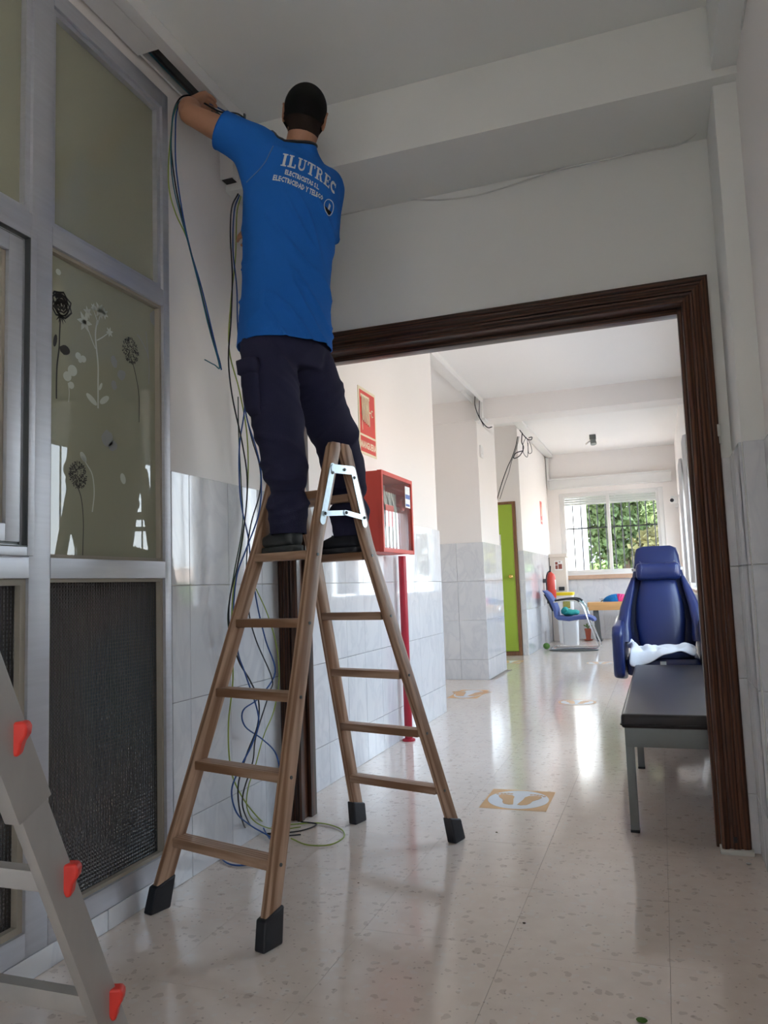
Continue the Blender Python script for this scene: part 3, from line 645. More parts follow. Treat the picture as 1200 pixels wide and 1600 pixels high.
# ------------------------------------------------------------------ trunking near the ceiling
tr = thing('cable_trunking', 'white cable trunking along the ceiling above the man, open at its end', 'trunking')
t_ = MB().box(-1.744, -1.735, 0.3, 2.86, 3.130, 3.188).box(-1.620, -1.611, -1.0, 2.86, 3.130, 3.188).box(-1.735, -1.620, 0.3, 2.86, 3.180, 3.188)
obj('channel', t_, 'white', tr)
obj('cover', MB().box(-1.748, -1.655, 0.3, 2.30, 3.122, 3.130, 0.002), 'white', tr); obj('cover', MB().box(-1.655, -1.608, 0.3, 2.855, 3.122, 3.130, 0.002), 'white', tr, label='inner half of the cover still clipped on')
obj('slot_shade', MB().box(-1.733, -1.622, 2.0, 2.85, 3.172, 3.179), 'dkmetal', tr); obj('end_cap', MB().box(-1.622, -1.604, 2.857, 2.868, 3.145, 3.188, 0.001), 'dkmetal', tr)  # dark sheet stands in for the shade inside the open slot
dt = thing('cable_trunking', 'short vertical trunking box behind the man, cables coming out below', 'trunking')
obj('channel', MB().box(-1.752, -1.700, 2.903, 2.944, 2.9295, 2.94), 'black', dt)  # black plate painted as the shade in the box's open bottom
obj('cover', MB().box(-1.760, -1.692, 2.898, 2.949, 2.932, 3.12, 0.003), 'white', dt)

def cable(pts, m, label, r=0.0030, grp=None, k=6):
    return top('cable', MB().tube(smooth_path(pts, k), r, 6), m, label, 'cable', grp)
XC = -1.700
def W(l, x=XC, dx=0.0):
    o = []
    for a, b in l:
        p = on(a, b, 0, x+dx)
        if p.y > 3.30: p = on(a, b, 1, 3.30-0.01*(abs(x) % 0.05)*20)
        p.z = max(p.z, 0.008); o.append(p)
    return o
cable([on(392, 195, 1, 2.80)]+[on(372, 178, 1, 2.74), on(345, 175, 1, 2.66), on(322, 163, 1, 2.60)]+W([(300, 150), (283, 152), (272, 172), (268, 205), (268, 240), (276, 300), (290, 360), (310, 440), (330, 520), (342, 560), (346, 578)], -1.69), 'c_black', 'black cable looping from the raised hand down the wall', 0.0034)
cable([on(388, 190, 1, 2.78), on(366, 182, 1, 2.72), on(340, 168, 1, 2.64), on(318, 158, 1, 2.60)]+W([(298, 152), (285, 156), (276, 175), (274, 210), (275, 260), (283, 320), (296, 385), (315, 450), (332, 520), (342, 562), (346, 578)], -1.685), 'c_blue', 'blue cable looping from the raised hand down the wall', 0.0032)
cable(W([(300, 158), (282, 160), (271, 180), (266, 220), (263, 265), (265, 300), (275, 335), (293, 375), (310, 440), (325, 500), (340, 558), (346, 577)], -1.695), 'c_gy', 'yellow and green cable hanging farthest left from the raised hand', 0.0028)
cable(W([(292, 152), (274, 168), (267, 220), (271, 290), (292, 372), (312, 450), (326, 510), (343, 572), (335, 570), (320, 562)], -1.68), 'c_teal', 'teal cable with a hooked end beside the frosted panes', 0.0026)
cable(W([(372, 303), (362, 325), (360, 370), (363, 430), (361, 500), (357, 560), (363, 620), (378, 690), (386, 745), (384, 800), (372, 880), (360, 930), (358, 975), (372, 1030), (390, 1062), (404, 1095), (402, 1135), (385, 1180), (372, 1230), (378, 1280)], -1.69)+[on(392, 1300, 2, 0.006), on(430, 1302, 2, 0.006), on(470, 1298, 2, 0.006), on(495, 1288, 2, 0.006), on(470, 1284, 2, 0.010)], 'c_black', 'black cable bundled behind the trouser leg, ending in a small floor loop', 0.0034)
cable(W([(374, 305), (366, 330), (364, 390), (370, 450), (372, 520), (383, 575), (382, 640), (374, 700), (376, 780), (388, 840), (392, 880), (402, 945), (415, 1000), (430, 1050), (405, 1090), (380, 1110), (383, 1135), (410, 1155), (432, 1180), (440, 1230)], -1.70)+[on(440, 1290, 2, 0.006), on(424, 1312, 2, 0.012), on(404, 1280, 2, 0.02), on(388, 1265, 2, 0.03)], 'c_blue', 'long blue cable crossing behind the ladder to the floor', 0.0034)
cable(W([(376, 307), (370, 335), (368, 400), (361, 470), (358, 545), (374, 610), (386, 680), (387, 760), (378, 850), (366, 910), (362, 975), (364, 1060), (357, 1130), (359, 1190), (368, 1225), (390, 1262)], -1.71)+[on(420, 1290, 2, 0.008), on(455, 1288, 2, 0.006), on(500, 1286, 2, 0.006), on(532, 1295, 2, 0.006), on(537, 1308, 2, 0.006), on(515, 1320, 2, 0.006), on(480, 1320, 2, 0.006), on(455, 1310, 2, 0.006)], 'c_gy', 'green and yellow cable ending in the widest loop on the floor', 0.0030)
cable(W([(378, 560), (380, 620), (392, 680), (406, 730), (406, 770), (392, 820), (385, 880), (388, 950), (400, 1000), (425, 1060), (420, 1085), (400, 1150), (395, 1190), (380, 1240), (382, 1270)], -1.68)+[on(400, 1298, 2, 0.006), on(436, 1306, 2, 0.006), on(470, 1304, 2, 0.006)], 'c_black', 'black cable touching the knee of the trousers and crossing low', 0.0030)
cable(W([(382, 600), (385, 650), (400, 700), (408, 740), (405, 800), (384, 860), (370, 900), (365, 960), (372, 1020), (384, 1055), (404, 1120), (395, 1160), (375, 1200), (362, 1235), (370, 1270), (392, 1290)], -1.665)+[on(430, 1316, 2, 0.006), on(405, 1346, 2, 0.006), on(368, 1352, 2, 0.006), on(347, 1342, 2, 0.006), on(357, 1330, 2, 0.006)], 'c_blue', 'blue cable whose free end curls on the floor by the left skirting', 0.0034)
cable(W([(400, 920), (418, 960), (432, 1010), (436, 1060), (428, 1110), (412, 1150), (398, 1200), (388, 1230), (386, 1262), (400, 1285)], -1.715)+[on(432, 1296, 2, 0.006), on(470, 1292, 2, 0.006)], 'c_gy', 'thin yellow green cable near the left doorway jamb', 0.0026)
cable(W([(372, 620), (373, 680), (377, 760), (379, 820), (365, 900), (356, 960), (360, 1000)], -1.73), 'c_dkg', 'dark green cable pressed to the tiled wall', 0.0026)

cable([V((-1.700, 1.9, 3.150)), V((-1.698, 2.3, 3.138)), V((-1.690, 2.5, 3.124)), V((-1.680, 2.7, 3.124)), V((-1.672, 2.855, 3.135)), V((-1.672, 2.90, 3.13))], 'c_black', 'thick black cable lying in the open trunking slot by the hand', 0.006)
cable([V((-1.722, 1.9, 3.155)), V((-1.720, 2.3, 3.150)), V((-1.712, 2.6, 3.140)), V((-1.700, 2.86, 3.145))], 'c_teal', 'teal cable lying in the open trunking slot next to the wall', 0.004)
# white cable across the beam
cable([on(a, b, 1, 3.362) for a, b in ((505, 342), (560, 330), (600, 318), (640, 312), (690, 312), (740, 306), (790, 292), (850, 272), (900, 259), (1000, 238), (1060, 226))]+[on(1090, 205, 1, 3.30), on(1106, 165, 1, 3.15), on(1113, 128, 1, 2.99), on(1130, 108, 1, 2.985), on(1150, 92, 1, 2.98), on(1156, 60, 1, 2.85), on(1162, 20, 1, 2.6), on(1170, -30, 1, 2.4)], 'c_white', 'thin white cable sagging along the wall above the doorway', 0.0035)

# ------------------------------------------------------------------ wooden step ladder (local frame: x across, y depth, z up)
UL = V((0.962, -0.273, 0)); ang = atan2(UL.y, UL.x)
LC = V((-1.284, 2.779, 0)); lad = thing('step_ladder', 'wooden double step ladder with black rubber feet, a man standing on it', 'ladder', LC, ang)
ML = Matrix.Translation(LC) @ Matrix.Rotation(ang, 4, 'Z')
LH = 1.635
def lp(x, y, z): return ML @ V((x, y, z))
def hw(z, front): return (0.266 if front else 0.255)-(0.266-0.153)*(z/1.2 if z < 1.2 else 1+(z-1.2)*0.12)
def yy_(z, side): return side*(0.545*(1-z/LH)+0.028)
def wpart(name, mb_local, m, par, up=True):
    """mb_local built in ladder frame; oak grain along the part"""
    mb = MB(); mb.v = [tuple(ML @ V(v)) for v in mb_local.v]; mb.f = mb_local.f; mb.mi = mb_local.mi; mb.sm = mb_local.sm
    return obj(name, mb, m, par)
def railx(z, s, front): return s*(0.262-0.120*min(z, 1.25)/1.25-0.006*max(0, z-1.25))
RZ = [0.235, 0.480, 0.725, 0.970, 1.215, 1.445]
def aligned(name, mb, m, par, a):
    """store the mesh with local Z along direction a (world) so the grain follows it"""
    o = obj(name, mb, m, par); a = V(a).normalized(); P_ = WM[par.name].inverted().to_3x3()
    q = (P_ @ a).to_track_quat('Z', 'Y').to_matrix().to_4x4()
    o.data.transform(q.inverted()); o.matrix_local = q; WM[o.name] = WM[par.name] @ q; return o
for side in (-1, 1):
    for s in (-1, 1):
        pts = [(railx(z, s, side < 0), yy_(z, side), z) for z in (0.03, 1.25, LH)]
        mb = MB(); prev = None; w_, d_ = 0.026, 0.066
        # bent rail: lofted rectangle with rounded edges
        rings = []
        rows = [0.02, 0.4, 0.8, 1.25, 1.45, LH-0.02, LH]
        vs = []
        for z in rows:
            x = railx(z, s, 1); y = yy_(z, side); k = 0.72 if z == LH else 1.0
            for (a, b) in ((-1, -0.86), (-0.8, -1), (0.8, -1), (1, -0.86), (1, 0.86), (0.8, 1), (-0.8, 1), (-1, 0.86)):
                vs.append(lp(x+a*w_/2, y+b*k*d_/2, z))
        fs = [(i*8+k, i*8+(k+1) % 8, (i+1)*8+(k+1) % 8, (i+1)*8+k) for i in range(len(rows)-1) for k in range(8)]+[tuple(range(7, -1, -1)), tuple((len(rows)-1)*8+k for k in range(8))]
        mb.add(vs, fs)
        rail = aligned('rail', mb, 'oak', lad, lp(railx(1.25, s, 1), yy_(1.25, side), 1.25)-lp(railx(0, s, 1), yy_(0, side), 0))
        # rubber foot
        fb = MB(); vs = []
        for (z, k) in ((0.0, 1.0), (0.085, 1.0)):
            x = railx(z, s, 1); y = yy_(z, side)
            for (a, b) in ((-1, -1), (1, -1), (1, 1), (-1, 1)): vs.append(lp(x+a*0.021, y+b*0.042-(0.010*side if z == 0 else 0), z+(0.022 if (b*side < 0 and z > 0) else 0)))
        fb.add(vs, [(0, 3, 2, 1), (4, 5, 6, 7), (0, 1, 5, 4), (1, 2, 6, 5), (2, 3, 7, 6), (3, 0, 4, 7)])
        fo = obj('rubber_foot', fb, 'black', lad); bv = fo.modifiers.new('b', 'BEVEL'); bv.width = 0.006; bv.segments = 2
    for i, z in enumerate(RZ):
        x = railx(z, 1, 1)-0.013; y = yy_(z, side); dd = 0.062 if i < 5 else 0.055
        mb = MB().box(-x, x, y-dd/2, y+dd/2, z-0.031, z, 0.005, M=ML)
        rg = aligned('rung', mb, 'oak', lad, UL)
        for s in (-1, 1): obj('rung_screw', MB().cyl(lp(s*(x+0.026), y, z-0.016), lp(s*(x+0.030), y, z-0.016), 0.006, n=10), 'dkmetal', rg)
for s in (-1, 1):
    x = railx(1.5, s, 1)+s*0.0148
    def pl(p0, p1, w0, nm, hz=0.0):
        a = V((x+s*hz, *p0)); b = V((x+s*hz, *p1)); mb = MB(); d = (b-a).normalized(); n_ = V((0, -d.z, d.y)); poly = []
        for k in range(9): t = -pi/2+pi*k/8; poly.append(b+n_*(-sin(t))*w0/2*-1+d*cos(t)*w0/2)
        for k in range(9): t = pi/2+pi*k/8; poly.append(a+n_*sin(t)*w0/2+d*cos(t)*w0/2)
        vs = [ML @ p for p in poly]+[ML @ (p+V((s*0.003, 0, 0))) for p in poly]; n2 = len(poly)
        mb.add(vs, [tuple(range(n2)), tuple(range(2*n2-1, n2-1, -1))]+[(i, (i+1) % n2, n2+(i+1) % n2, n2+i) for i in range(n2)])
        return obj(nm, mb, 'galv', lad)
    ph = pl((yy_(1.53, -1), 1.535), (yy_(1.34, -1)-0.004, 1.325), 0.030, 'hinge_plate'); ph2 = pl((yy_(1.53, 1), 1.535), (yy_(1.34, 1)+0.004, 1.325), 0.030, 'hinge_plate')
    pl((yy_(1.53, -1)+0.005, 1.528), (yy_(1.53, 1)-0.008, 1.532), 0.034, 'hinge_knuckle', 0.0032)
    pl((yy_(1.36, -1), 1.352), (0.008, 1.362), 0.020, 'spreader_bar', 0.0035); pl((0.0, 1.362), (yy_(1.36, 1), 1.348), 0.020, 'spreader_bar', 0.0064)
    for (yv, zv, hz) in ((yy_(1.53, -1)-0.002, 1.512, 0.003), (0.004, 1.53, 0.007), (yy_(1.51, 1), 1.505, 0.003), (yy_(1.36, -1), 1.352, 0.007), (0.004, 1.362, 0.010), (yy_(1.36, 1), 1.348, 0.010)):
        obj('rivet', MB().cyl(lp(x+s*hz, yv, zv), lp(x+s*(hz+0.005), yv, zv), 0.0068, 0.004, n=12), 'dkmetal', lad)

# ------------------------------------------------------------------ aluminium ladder, near left
al = thing('folding_ladder', 'grey aluminium ladder with red plastic clips in the near left corner', 'ladder')
def ay(z): return 1.05+(0.835-z)*0.45
ref = V((1, 0, 0))
for xr in (-1.082, -1.50):
    # outer (upper) and inner (lower telescoping) sections
    a = V((xr, ay(0.70), 0.70)); b = V((xr, ay(1.95), 1.95)); obj('outer_rail', MB().bar(a, b, 0.082, 0.034, (1, 0, 0), 0.004), 'alu2', al)
    a = V((xr+0.002, ay(0.02), 0.02)); b = V((xr+0.002, ay(0.74), 0.74)); o_ = obj('inner_rail', MB().bar(a, b, 0.064, 0.024, (1, 0, 0), 0.003), 'alu2', al)
    obj('foot', MB().bar((xr+0.002, ay(0.0)+0.002, 0.002), (xr+0.002, ay(0.06), 0.06), 0.072, 0.034, (1, 0, 0), 0.004), 'black', al)
for i, z in enumerate((0.278, 0.556, 0.835, 1.11, 1.39, 1.67)):
    obj('rung', MB().bar((-1.49, ay(z), z), (-1.075, ay(z), z), 0.032, 0.036, (0, 0, 1), 0.004), 'alu2', al)
    for xr, s in ((-1.082, 1), (-1.50, -1)):
        cl = MB(); c = V((xr+s*0.014, ay(z)+0.006, z))
        poly = [(-0.016, 0.026), (0.020, 0.025), (0.026, 0.016), (0.024, 0.002), (0.016, -0.010), (0.012, -0.032), (0.004, -0.034), (-0.016, 0.002)]
        cl.prism(poly, c+V((0, 0.0, 0)), V((s*0.9, 0.44, 0)), (0, 0, 1), V((-0.44*s, 0.9, 0)), 0.030)
        co = obj('locking_clip', cl, 'redclip', al, label='red plastic locking clip'); bv = co.modifiers.new('b', 'BEVEL'); bv.width = 0.004; bv.segments = 2
#REST
# ------------------------------------------------------------------ hose cabinet, pipe, signs
hc = thing('fire_hose_cabinet', 'red fire hose cabinet with glass door on the corridor wall', 'fire hose cabinet')
HX0, HX1, HY0, HY1, HZ0, HZ1 = -1.781, -1.575, 4.42, 5.04, 1.29, 1.79
hb = MB()
hb.box(HX0, HX1-0.03, HY0, HY0+0.012, HZ0, HZ1).box(HX0, HX1-0.03, HY1-0.012, HY1, HZ0, HZ1).box(HX0, HX1-0.03, HY0+0.012, HY1-0.012, HZ0, HZ0+0.012).box(HX0, HX1-0.03, HY0+0.012, HY1-0.012, HZ1-0.012, HZ1).box(HX0, HX0+0.008, HY0+0.012, HY1-0.012, HZ0+0.012, HZ1-0.012)
obj('cabinet_box', hb, 'red', hc)
dr = MB().box(HX1-0.03, HX1, HY0-0.002, HY0+0.022, HZ0-0.004, HZ1+0.004, 0.003).box(HX1-0.03, HX1, HY1-0.022, HY1+0.002, HZ0-0.004, HZ1+0.004, 0.003).box(HX1-0.03, HX1, HY0+0.022, HY1-0.022, HZ0-0.004, HZ0+0.022, 0.003).box(HX1-0.03, HX1, HY0+0.022, HY1-0.022, HZ1-0.022, HZ1+0.004, 0.003)
do = obj('door', dr, 'red', hc); obj('door_glass', MB().box(HX1-0.012, HX1-0.008, HY0+0.02, HY1-0.02, HZ0+0.02, HZ1-0.02), 'clear', do)
la = obj('label', MB().box(HX1-0.008, HX1-0.007, 4.90, 5.005, 1.60, 1.745), 'paper', do)
obj('label_print', MB().box(HX1-0.007, HX1-0.0065, 4.905, 5.0, 1.66, 1.69).box(HX1-0.007, HX1-0.0065, 4.91, 4.99, 1.61, 1.625), 'labelblue', do)
obj('back_lining', MB().box(HX0+0.008, HX0+0.012, HY0+0.014, HY1-0.014, HZ0+0.014, HZ1-0.014), 'cabin', hc)
hm = MB()
for k in range(9):
    y = 4.56+k*0.045; hm.tube(smooth_path([(-1.68, y, 1.70), (-1.66+0.01*(k % 2), y+0.004, 1.55), (-1.67, y, 1.38), (-1.68, y+0.02, 1.345), (-1.69, y+0.036, 1.38), (-1.68, y+0.04, 1.55), (-1.68, y+0.04, 1.70)], 4), 0.011, 6)
obj('folded_hose', hm, 'hose', hc)
obj('valve', MB().lathe((-1.70, 4.94, 1.62), [(0.02, 0), (0.035, 0.01), (0.035, 0.02), (0.012, 0.03), (0.012, 0.07), (0.04, 0.075), (0.04, 0.09), (0.0, 0.092)], 16, (1, 0, 0)), 'red', hc)
obj('instruction_card', MB().box(-1.628, -1.625, 4.62, 4.78, 1.46, 1.60), 'signred', hc)
obj('bracket', MB().box(HX0, HX0+0.03, HY0-0.02, HY0+0.0, HZ1-0.03, HZ1+0.01, 0.002), 'dkmetal', hc)
pp = thing('water_pipe', 'dark red pipe rising from floor to the hose cabinet', 'pipe')
obj('pipe', MB().cyl((-1.725, 5.22, 0.0), (-1.725, 5.22, 1.288), 0.028, n=20), 'redpipe', pp); obj('floor_collar', MB().lathe((-1.725, 5.22, 0.0), [(0.045, 0), (0.045, 0.012), (0.03, 0.018)], 20), 'redpipe', pp)
obj('pipe_clip', MB().box(-1.782, -1.72, 5.185, 5.255, 0.62, 0.64, 0.002), 'redpipe', pp)

GL = {'I': [[(0,0),(0,1)]], }
def text_mesh(txt, size, bold=0.0, sx=1.0, align='CENTER', res=2):
    """flat lettering outlines -> (verts2d, faces)"""
    cu = bpy.data.curves.new('t', 'FONT'); cu.body = txt; cu.size = size; cu.align_x = align; cu.offset = bold; cu.resolution_u = res; cu.space_character = 1.08
    o = bpy.data.objects.new('t', cu); COL.objects.link(o); bpy.context.view_layer.update()
    dg = bpy.context.evaluated_depsgraph_get(); me = o.evaluated_get(dg).to_mesh()
    vs = [(v.co.x*sx, v.co.y) for v in me.vertices]; fs = [tuple(p.vertices) for p in me.polygons]
    o.evaluated_get(dg).to_mesh_clear(); bpy.data.objects.remove(o); bpy.data.curves.remove(cu); return vs, fs
def put_text(mb, tm, o, ax, ay_, h, mi=0):
    vs, fs = tm; o = V(o); ax = V(ax); ay_ = V(ay_); n = ax.cross(ay_).normalized(); mb.add([o+ax*x+ay_*y+n*h for x, y in vs], fs, mi)
sg = thing('fire_hose_sign', 'red and cream MANGUERA sign with hose symbol above the hose cabinet', 'sign')
SX, SY0, SY1, SZ0, SZ1 = -1.797, 4.635, 4.955, 1.955, 2.405
obj('sign_plate', MB().box(SX-0.003, SX+0.002, SY0, SY1, SZ0, SZ1), 'cream', sg)
obj('red_panel', MB().box(SX+0.002, SX+0.003, SY0+0.02, SY1-0.018, 2.09, SZ1-0.02).box(SX+0.002, SX+0.003, SY0+0.02, SY1-0.018, SZ0+0.015, 2.075), 'signred', sg)
sm_ = MB()
for k in range(5):
    y = SY0+0.05+k*0.030; zt = 2.345; zb = 2.18-0.006*k
    sm_.tube([(SX+0.0035, y, zt), (SX+0.0035, y+0.010, zb)], 0.0085, 4)
    if k < 4: sm_.tube([(SX+0.0035, y+0.012, zb), (SX+0.0035, y+0.030, zt)], 0.0035, 4)
sm_.box(SX+0.003, SX+0.0045, SY0+0.035, SY0+0.20, 2.335, 2.36).box(SX+0.003, SX+0.0045, SY0+0.055, SY0+0.062, 2.115, 2.20).box(SX+0.003, SX+0.0045, SY0+0.19, SY0+0.235, 2.252, 2.262)
sm_.tube([(SX+0.0035, SY0+0.245+0.02*cos(a), 2.255+0.022*sin(a)) for a in [0.9+i*0.45 for i in range(11)]], 0.0045, 4)
obj('hose_symbol', sm_, 'cream', sg); sm_ = MB(); put_text(sm_, text_mesh('MANGUERA', 0.062, 0.0025, 0.80), (SX+0.0035, (SY0+SY1)/2, 1.998), (0, 1, 0), (0, 0, 1), 0)
obj('lettering', sm_, 'cream', sg)
fs_ = thing('fire_extinguisher_sign', 'small red sign high on the wall above the fire extinguisher', 'sign')
obj('sign_plate', MB().box(-1.908, -1.901, 13.55, 13.75, 2.08, 2.48), 'signred', fs_)
fm = MB().box(-1.901, -1.899, 13.62, 13.68, 2.22, 2.38).box(-1.901, -1.899, 13.60, 13.70, 2.12, 2.15).box(-1.901, -1.899, 13.64, 13.66, 2.38, 2.43); obj('symbol', fm, 'cream', fs_)

# corridor ceiling trunking and loose wires
t2 = thing('cable_trunking', 'white trunking along the corridor ceiling ending at the beam with loose wires', 'trunking')
obj('channel', MB().box(-1.90, -1.892, 6.46, 8.55, 3.13, CZ-0.001).box(-1.795, -1.787, 6.46, 8.58, 3.13, CZ-0.001).box(-1.892, -1.795, 6.46, 8.58, CZ-0.006, CZ-0.001), 'white', t2)
obj('cover', MB().box(-1.90, -1.787, 6.46, 7.85, 3.122, 3.13, 0.002), 'white', t2)
obj('drop_box', MB().box(-1.86, -1.79, 8.50, 8.595, 2.945, 3.13, 0.003).box(-1.88, -1.76, 8.50, 8.70, 2.925, 2.95, 0.003), 'white', t2)
t3 = thing('cable_trunking', 'white trunking stub on the far bright ceiling with a tangle of wires', 'trunking')
obj('channel', MB().box(-1.89, -1.76, 9.70, 14.6, 3.40, 3.448, 0.003), 'white', t3)
obj('channel_down', MB().box(-1.892, -1.85, 14.55, 14.60, 2.95, 3.40, 0.003), 'white', t3)
def on_y(l, y): return [on(a, b, 1, y) for a, b in l]
cable(on_y([(735, 593), (737, 600), (742, 612), (742, 632), (747, 648), (754, 660), (762, 668), (769, 667)], 8.40), 'c_black', 'black wire looping between corridor trunking and the beam', 0.006)
cable(on_y([(739, 594), (748, 606), (749, 630), (749, 650), (756, 666)], 8.42), 'c_black', 'second dark wire hanging straight at the corridor beam', 0.0045)
cable(on_y([(809, 682), (806, 697), (800, 715), (793, 730), (785, 752), (779, 772), (776, 784)], 11.40), 'c_black', 'long black wire slanting down to the green door top', 0.008)
cable(on_y([(811, 682), (807, 700), (799, 722), (795, 738), (788, 758), (781, 780)], 11.36), 'c_black', 'second wire slanting down beside the green door', 0.005)
cable(on_y([(816, 676), (815, 690), (818, 700), (812, 712), (803, 716), (806, 708), (818, 704)], 11.30), 'c_black', 'black wire curled under the far trunking stub', 0.008)
cable(on_y([(822, 683), (817, 695), (818, 708), (824, 714), (825, 700), (824, 686), (829, 695), (831, 706), (826, 708), (825, 692)], 11.28), 'c_black', 'thin tangled wire loops farthest right under the trunking stub', 0.0045)
cable(on_y([(812, 672), (818, 680), (824, 686), (830, 687), (831, 683), (826, 684)], 11.26), 'c_black', 'wire ends poking out of the far trunking stub', 0.007)
cd = thing('electric_conduit', 'thin conduit along the corner to the far ledge', 'conduit')
obj('conduit', MB().tube([(-1.878, 14.53, 3.395), (-1.878, 14.53, 2.80), (-1.868, 14.53, 2.78)], 0.012, 8), 'white', cd)
sw = thing('wall_switch', 'small white switch plate on the upper pier face', 'switch')
obj('plate', MB().box(-1.888, -1.868, 8.72, 8.86, 2.54, 2.68, 0.004), 'white', sw); obj('rocker', MB().box(-1.868, -1.862, 8.75, 8.83, 2.58, 2.65, 0.002), 'white', sw)

# ceiling lamp, camera at far end
cl = thing('ceiling_lamp', 'small grey ceiling spotlight near the far window', 'lamp')
obj('base', MB().box(-0.95, -0.85, 12.90, 13.0, 3.37, 3.45, 0.006), 'dkmetal', cl)
obj('spot_head', MB().cyl((-0.90, 12.95, 3.36), (-0.89, 12.93, 3.29), 0.045, 0.05, 16), 'steelfr', cl); obj('arm', MB().tube([(-0.93, 12.94, 3.36), (-1.0, 12.92, 3.31), (-1.02, 12.90, 3.29)], 0.014, 8), 'white', cl)
sc_ = thing('security_camera', 'white camera with dark lens on the wall right of the far window', 'camera')
obj('body', MB().box(0.26, 0.376, 14.40, 14.52, 2.36, 2.50, 0.02), 'white', sc_); obj('lens', MB().cyl((0.28, 14.402, 2.42), (0.272, 14.375, 2.415), 0.033, 0.028, 14), 'black', sc_); obj('bracket', MB().box(0.33, 0.384, 14.48, 14.56, 2.30, 2.36, 0.004), 'white', sc_)

# ------------------------------------------------------------------ floor stickers
def sticker(x0, x1, y0, y1, lab, grp=None, rect=True, full=True, rot=0):
    t = thing('floor_sticker', lab, 'floor sticker', ((x0+x1)/2, (y0+y1)/2, 0), 0, grp)
    cx, cy = (x0+x1)/2, (y0+y1)/2; w = (x1-x0)/2; h = (y1-y0)/2
    if rect: obj('sheet', MB().box(x0, x1, y0, y1, 0.0, 0.0008), 'orange', t)
    n = 40; R_ = 0.93 if rect else 1.0
    obj('disc', MB().prism([(w*R_*cos(2*pi*k/n), h*R_*sin(2*pi*k/n)) for k in range(n)], (cx, cy, 0.0008), (1, 0, 0), (0, 1, 0), (0, 0, 1), 0.0006), 'stwhite', t)
    fm = MB()
    for s in (-1, 1):
        out = [(0.00, -0.10), (0.022, -0.088), (0.026, -0.06), (0.022, -0.02), (0.034, 0.02), (0.038, 0.05), (0.025, 0.075), (0.0, 0.082), (-0.026, 0.07), (-0.034, 0.045), (-0.026, 0.0), (-0.022, -0.05), (-0.018, -0.09)]
        k = h/0.17
        fm.prism([((s*px)*k*1.1, py*k) for px, py in (out if s > 0 else out[::-1])], (cx+s*0.052*k, cy, 0.0014), (1, 0, 0.0), (s*0.25, 0.97, 0), (0, 0, 1), 0.0005)
        for j in range(5): fm.prism([((s*(-0.026+j*0.016)+0.0085*cos(a))*k, (0.10-abs(j-1)*0.004-(j == 4)*0.008+0.009*sin(a))*k) for a in [2*pi*q/8 for q in range(8)]], (cx+s*0.075*k, cy-0.004, 0.0014), (1, 0, 0), (0, 1, 0), (0, 0, 1), 0.0005)
    if not rect:
        ring = [(w*cos(2*pi*k/n), h*sin(2*pi*k/n)) for k in range(n)]
        fm.add([(cx+a, cy+b, 0.0017) for a, b in ring]+[(cx+a*0.86, cy+b*0.86, 0.0017) for a, b in ring], [(k, (k+1) % n, n+(k+1) % n, n+k) for k in range(n)])
    obj('footprints', fm, 'orange2', t)
sticker(-0.895, -0.575, 3.74, 4.09, 'orange floor sticker with two footprints in a white circle, behind the ladder')
sticker(-1.99, -1.70, 7.22, 7.80, 'orange floor sticker by the first recess, seen edge on')
sticker(-2.12, -1.84, 10.35, 10.75, 'worn orange floor sticker in front of the green door')
sticker(-0.93, -0.60, 6.92, 7.25, 'round white floor sticker in the middle of the corridor', rect=False)
sticker(-0.98, -0.62, 10.25, 10.60, 'round white floor sticker before the far blue armchair', rect=False)

# ------------------------------------------------------------------ examination bed
bd = thing('examination_bed', 'black padded examination bed on a grey metal frame', 'examination bed')
BX0, BX1, BY0, BY1 = -0.20, 0.372, 3.50, 5.50
pad = MB(); pad.box(BX0, BX1, BY0, BY1, 0.435, 0.495, 0.024, seg=5); obj('mattress', pad, 'vinyl_b', bd)
obj('mattress_seam', MB().tube([(BX0-0.001, BY0-0.001, 0.452), (BX1, BY0-0.001, 0.452)], 0.003, 6).tube([(BX0-0.001, BY0, 0.452), (BX0-0.001, BY1, 0.452)], 0.003, 6), 'black', bd)
frm = MB(); L0, L1 = BX0+0.012, BX1-0.012
for (a, b, c, d) in ((L0, L1, BY0+0.02, BY0+0.045), (L0, L1, BY1-0.045, BY1-0.02), (L0, L0+0.025, BY0+0.045, BY1-0.045), (L1-0.025, L1, BY0+0.045, BY1-0.045)): frm.box(a, b, c, d, 0.355, 0.435, 0.002)
obj('frame', frm, 'steelfr', bd)
for yl in (BY0+0.02, 4.68, BY1-0.06):
    for xl in (L0, L1-0.035):
        obj('leg', MB().box(xl, xl+0.036, yl, yl+0.036, 0.004, 0.356, 0.002), 'steelfr', bd)
        obj('leg_cap', MB().box(xl-0.001, xl+0.037, yl-0.001, yl+0.037, 0.0, 0.012, 0.002), 'black', bd)

# ------------------------------------------------------------------ blue treatment armchair
ch = thing('treatment_armchair', 'blue vinyl reclining treatment armchair with headrest cushion behind the bed', 'armchair')
yb = 6.20
def ringz(z, y, w, t, e=4): return ((0.0+CXC, y, z), (w, 0, 0), (0, t, 0), e)
CXC = -0.02
